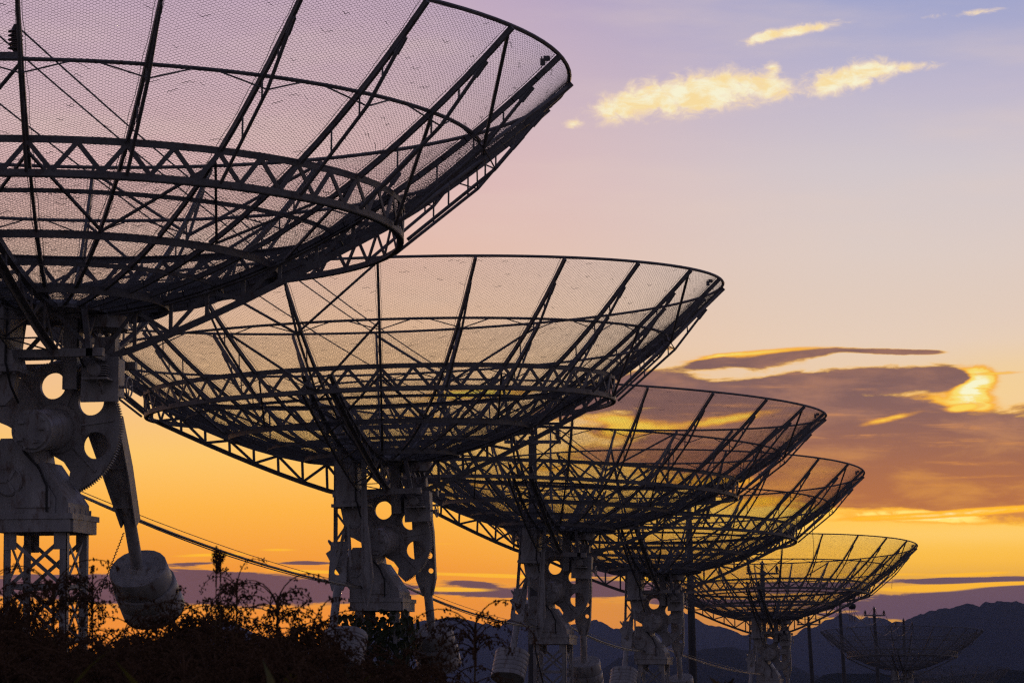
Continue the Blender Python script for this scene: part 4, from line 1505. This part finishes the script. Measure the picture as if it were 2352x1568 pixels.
def sorghum(px, py, Y, label, group, head=None, leaves=6, seed=0, cat='sorghum plant', top_off=0.15):
    r = random.Random(seed)
    tip = at(px, py, Y)
    h = max(0.7, tip.z - top_off)
    st, e = STEMS[r.randrange(4)]
    sc = h / 1.75
    root = thing('sorghum_plant', label, cat, (tip.x, tip.y, 0), r.uniform(0, 6.28), group)
    thin = 0.5 if head in THIN else 1.0
    e = Vector((e.x * thin, e.y * thin, e.z))
    obj('stem', st, root, Matrix.Diagonal((thin, thin, sc, 1.0)))
    obj('seed_head', head or HEADS[r.randrange(len(HEADS))], root, Matrix.Translation((e.x, e.y, e.z * sc)) @ rotz(r.uniform(0, 6.28)) @ Matrix.Scale(r.uniform(0.85, 1.25) * (0.75 if head in THIN else 1.0), 4))
    for k in range(leaves):
        z = h * (0.28 + 0.52 * (k + 0.5 * r.random()) / max(1, leaves))
        t = z / h
        obj('leaf', BLADES[r.randrange(4)], root, Matrix.Translation((e.x * t, e.y * t, z)) @ rotz(k * 2.6 + r.uniform(-0.6, 0.6)) @ Matrix.Scale(r.uniform(0.75, 1.15), 4))
    return root


ENV = [(-80, 1360), (0, 1350), (60, 1345), (95, 1385), (130, 1430), (180, 1425), (250, 1425), (290, 1440), (330, 1440), (380, 1425), (415, 1400), (450, 1372), (520, 1372), (560, 1410),
       (600, 1465), (640, 1420), (690, 1410), (730, 1480), (780, 1500), (850, 1488), (900, 1500), (960, 1480), (1010, 1500), (1060, 1530), (1110, 1545), (1160, 1560)]


def env(x):
    for (x0, y0), (x1, y1) in zip(ENV, ENV[1:]):
        if x0 <= x <= x1:
            return y0 + (y1 - y0) * (x - x0) / (x1 - x0)
    return 1560


GL = 'brown sorghum plant with drooping seed head in the dark foreground row'
ZONES = [(230, 'below the first lattice tower'), (420, 'below the big right counterweight'), (620, 'under the tallest thin stalk'), (800, 'left of the ivy tower'), (980, 'before the ivy'), (9999, 'right of the ivy')]
n = 0
rp_ = random.Random(31)
x = -70
while x < 1120:
    for Y0, dlo, dhi, pr in ((13.6, 0, 60, 0.70), (12.6, 22, 80, 0.9), (11.6, 55, 115, 0.9), (10.6, 85, 150, 0.9)):
        xx = x + rp_.uniform(-16, 16)
        y = max(env(xx), 1395 if dlo else 0) + rp_.uniform(dlo, dhi)
        if y < 1610 and rp_.random() < pr:
            zone = next(t for lim, t in ZONES if xx < lim)
            row = 'back' if dlo == 0 else ('front' if dlo > 100 else 'middle')
            sorghum(xx, y, Y0 + rp_.uniform(-0.5, 0.5), 'brown drooping sorghum in the ' + row + ' of the field, ' + zone, 'sorghum plants ' + zone + ', ' + row, seed=n, leaves=4)
        n += 1
    x += 34
sorghum(488, 1322, 12.6, 'single tall thin seed stalk rising above the sorghum against the mauve cloud', None, THIN[0], 2, 901, 'sorghum plant', 0.02)
sorghum(505, 1312, 12.7, 'slender bare stalk with a small tight seed tuft beside the tallest one', None, THIN[1], 1, 902, 'sorghum plant', 0.02)
for k, (px, py, lab) in enumerate(((165, 1392, 'thin drooping sorghum head in front of the lattice tower legs'), (245, 1382, 'arching sorghum head against orange sky left of the big counterweight'),
                                   (540, 1376, 'sorghum head arching far to the right over orange sky'), (655, 1412, 'bushy upright sorghum head alone against the orange sky'), (1050, 1478, 'lone sorghum tuft before the blue mountain right of the ivy tower'))):
    sorghum(px, py, 12.9, lab, None, HEADS[6 + k % 3], 3, 950 + k, 'sorghum plant', 0.05)


WIDE = [blade(0.55, 0.062, 1.42, 0.9, 11), blade(0.60, 0.070, 1.30, 1.7, 12), blade(0.70, 0.062, 1.2, 2.6, 13)]
for k, (px, py, lab) in enumerate(((14, 1500, 'broad maize leaf sloping up at the bottom left corner'), (75, 1552, 'low arching maize leaves right of the bottom left corner'), (212, 1528, 'upright yellow green maize blade under the first tower'),
                                   (425, 1535, 'upright yellowing maize blade under the big counterweight'), (512, 1560, 'pair of dull maize blades below the tallest stalk'), (618, 1490, 'maize plant with a hanging pale leaf left of the lone bushy sorghum'),
                                   (700, 1525, 'yellow maize blades left of the ivy tower'), (870, 1560, 'short maize blades before the ivy tower'), (985, 1555, 'lone yellow maize blade right of the ivy'))):
    tip = at(px, py, 8.2)
    h = tip.z - 0.45
    root = thing('maize_plant', lab, 'maize plant', (tip.x, tip.y, 0), 0.4 * k, None)
    obj('stem', MB().tube([(0, 0, 0), (0, 0, h + 0.2)], [0.014, 0.008], 7).mesh('stem', STALK), root)
    for j in range(4):
        obj('leaf', WIDE[(k + j) % 3], root, Matrix.Translation((0, 0, h - 0.15 * j)) @ rotz(j * 2.3 + k) @ Matrix.Scale(0.95 if j == 0 else 0.8, 4))

# weeds to the right
def weed_mesh(seed):
    r = random.Random(seed)
    mb = MB()
    for k in range(16):
        az = r.uniform(0, 6.28)
        a = r.uniform(1.0, 1.5)
        L = r.uniform(0.5, 1.15)
        p = Vector((r.gauss(0, 0.03), r.gauss(0, 0.03), 0))
        pts = [p]
        for i in range(8):
            p = p + Vector((math.cos(az) * math.cos(a), math.sin(az) * math.cos(a), math.sin(a))) * L / 8
            a -= r.uniform(0.03, 0.16)
            pts.append(p)
        mb.tube(pts, [0.005 - 0.004 * i / 8 for i in range(9)], 3, False)
        for i in range(3, 9):
            for _ in range(3):
                leaf_shape(mb, pts[i], (r.gauss(0, 1), r.gauss(0, 1), 0.4), (r.gauss(0, 1), r.gauss(0, 1), 0.5), r.uniform(0.025, 0.07), 0.010)
    return mb.mesh('stalks', STALK)


WEEDS = [weed_mesh(60 + k) for k in range(4)]
for k in range(34):
    px = 960 + k * 14.5 + rp_.uniform(-8, 8)
    py = 1512 + max(0, (px - 1200) * 0.05) + rp_.uniform(0, 40) + (0 if px < 1330 else 18)
    Y = rp_.uniform(12.5, 16)
    tip = at(px, py, Y)
    zw = 'right of the ivy' if px < 1150 else ('around the third tower' if px < 1320 else 'beyond the third tower')
    root = thing('weed_clump', 'feathery brown weed clump in the low growth ' + zw, 'weed', (tip.x, tip.y, 0), rp_.uniform(0, 6.28), 'weeds ' + zw)
    obj('stalks', WEEDS[k % 4], root, Matrix.Scale(max(0.4, tip.z / 1.0), 4))

# ================================================================== haze
hz_ = MB().box((-4300, -180, -1.0), (4300, 5650, 172))
hm = bpy.data.materials.new('evening haze')
hm.use_nodes = True
for nn in list(hm.node_tree.nodes):
    if nn.type != 'OUTPUT_MATERIAL':
        hm.node_tree.nodes.remove(nn)
pv = hm.node_tree.nodes.new('ShaderNodeVolumePrincipled')
pv.inputs['Color'].default_value = (0.46, 0.58, 1.0, 1)
pv.inputs['Density'].default_value = 0.000108
hm.node_tree.links.new(pv.outputs[0], hm.node_tree.nodes['Material Output'].inputs['Volume'])
tag(obj('haze', hz_.mesh('haze', hm)), kind='stuff')
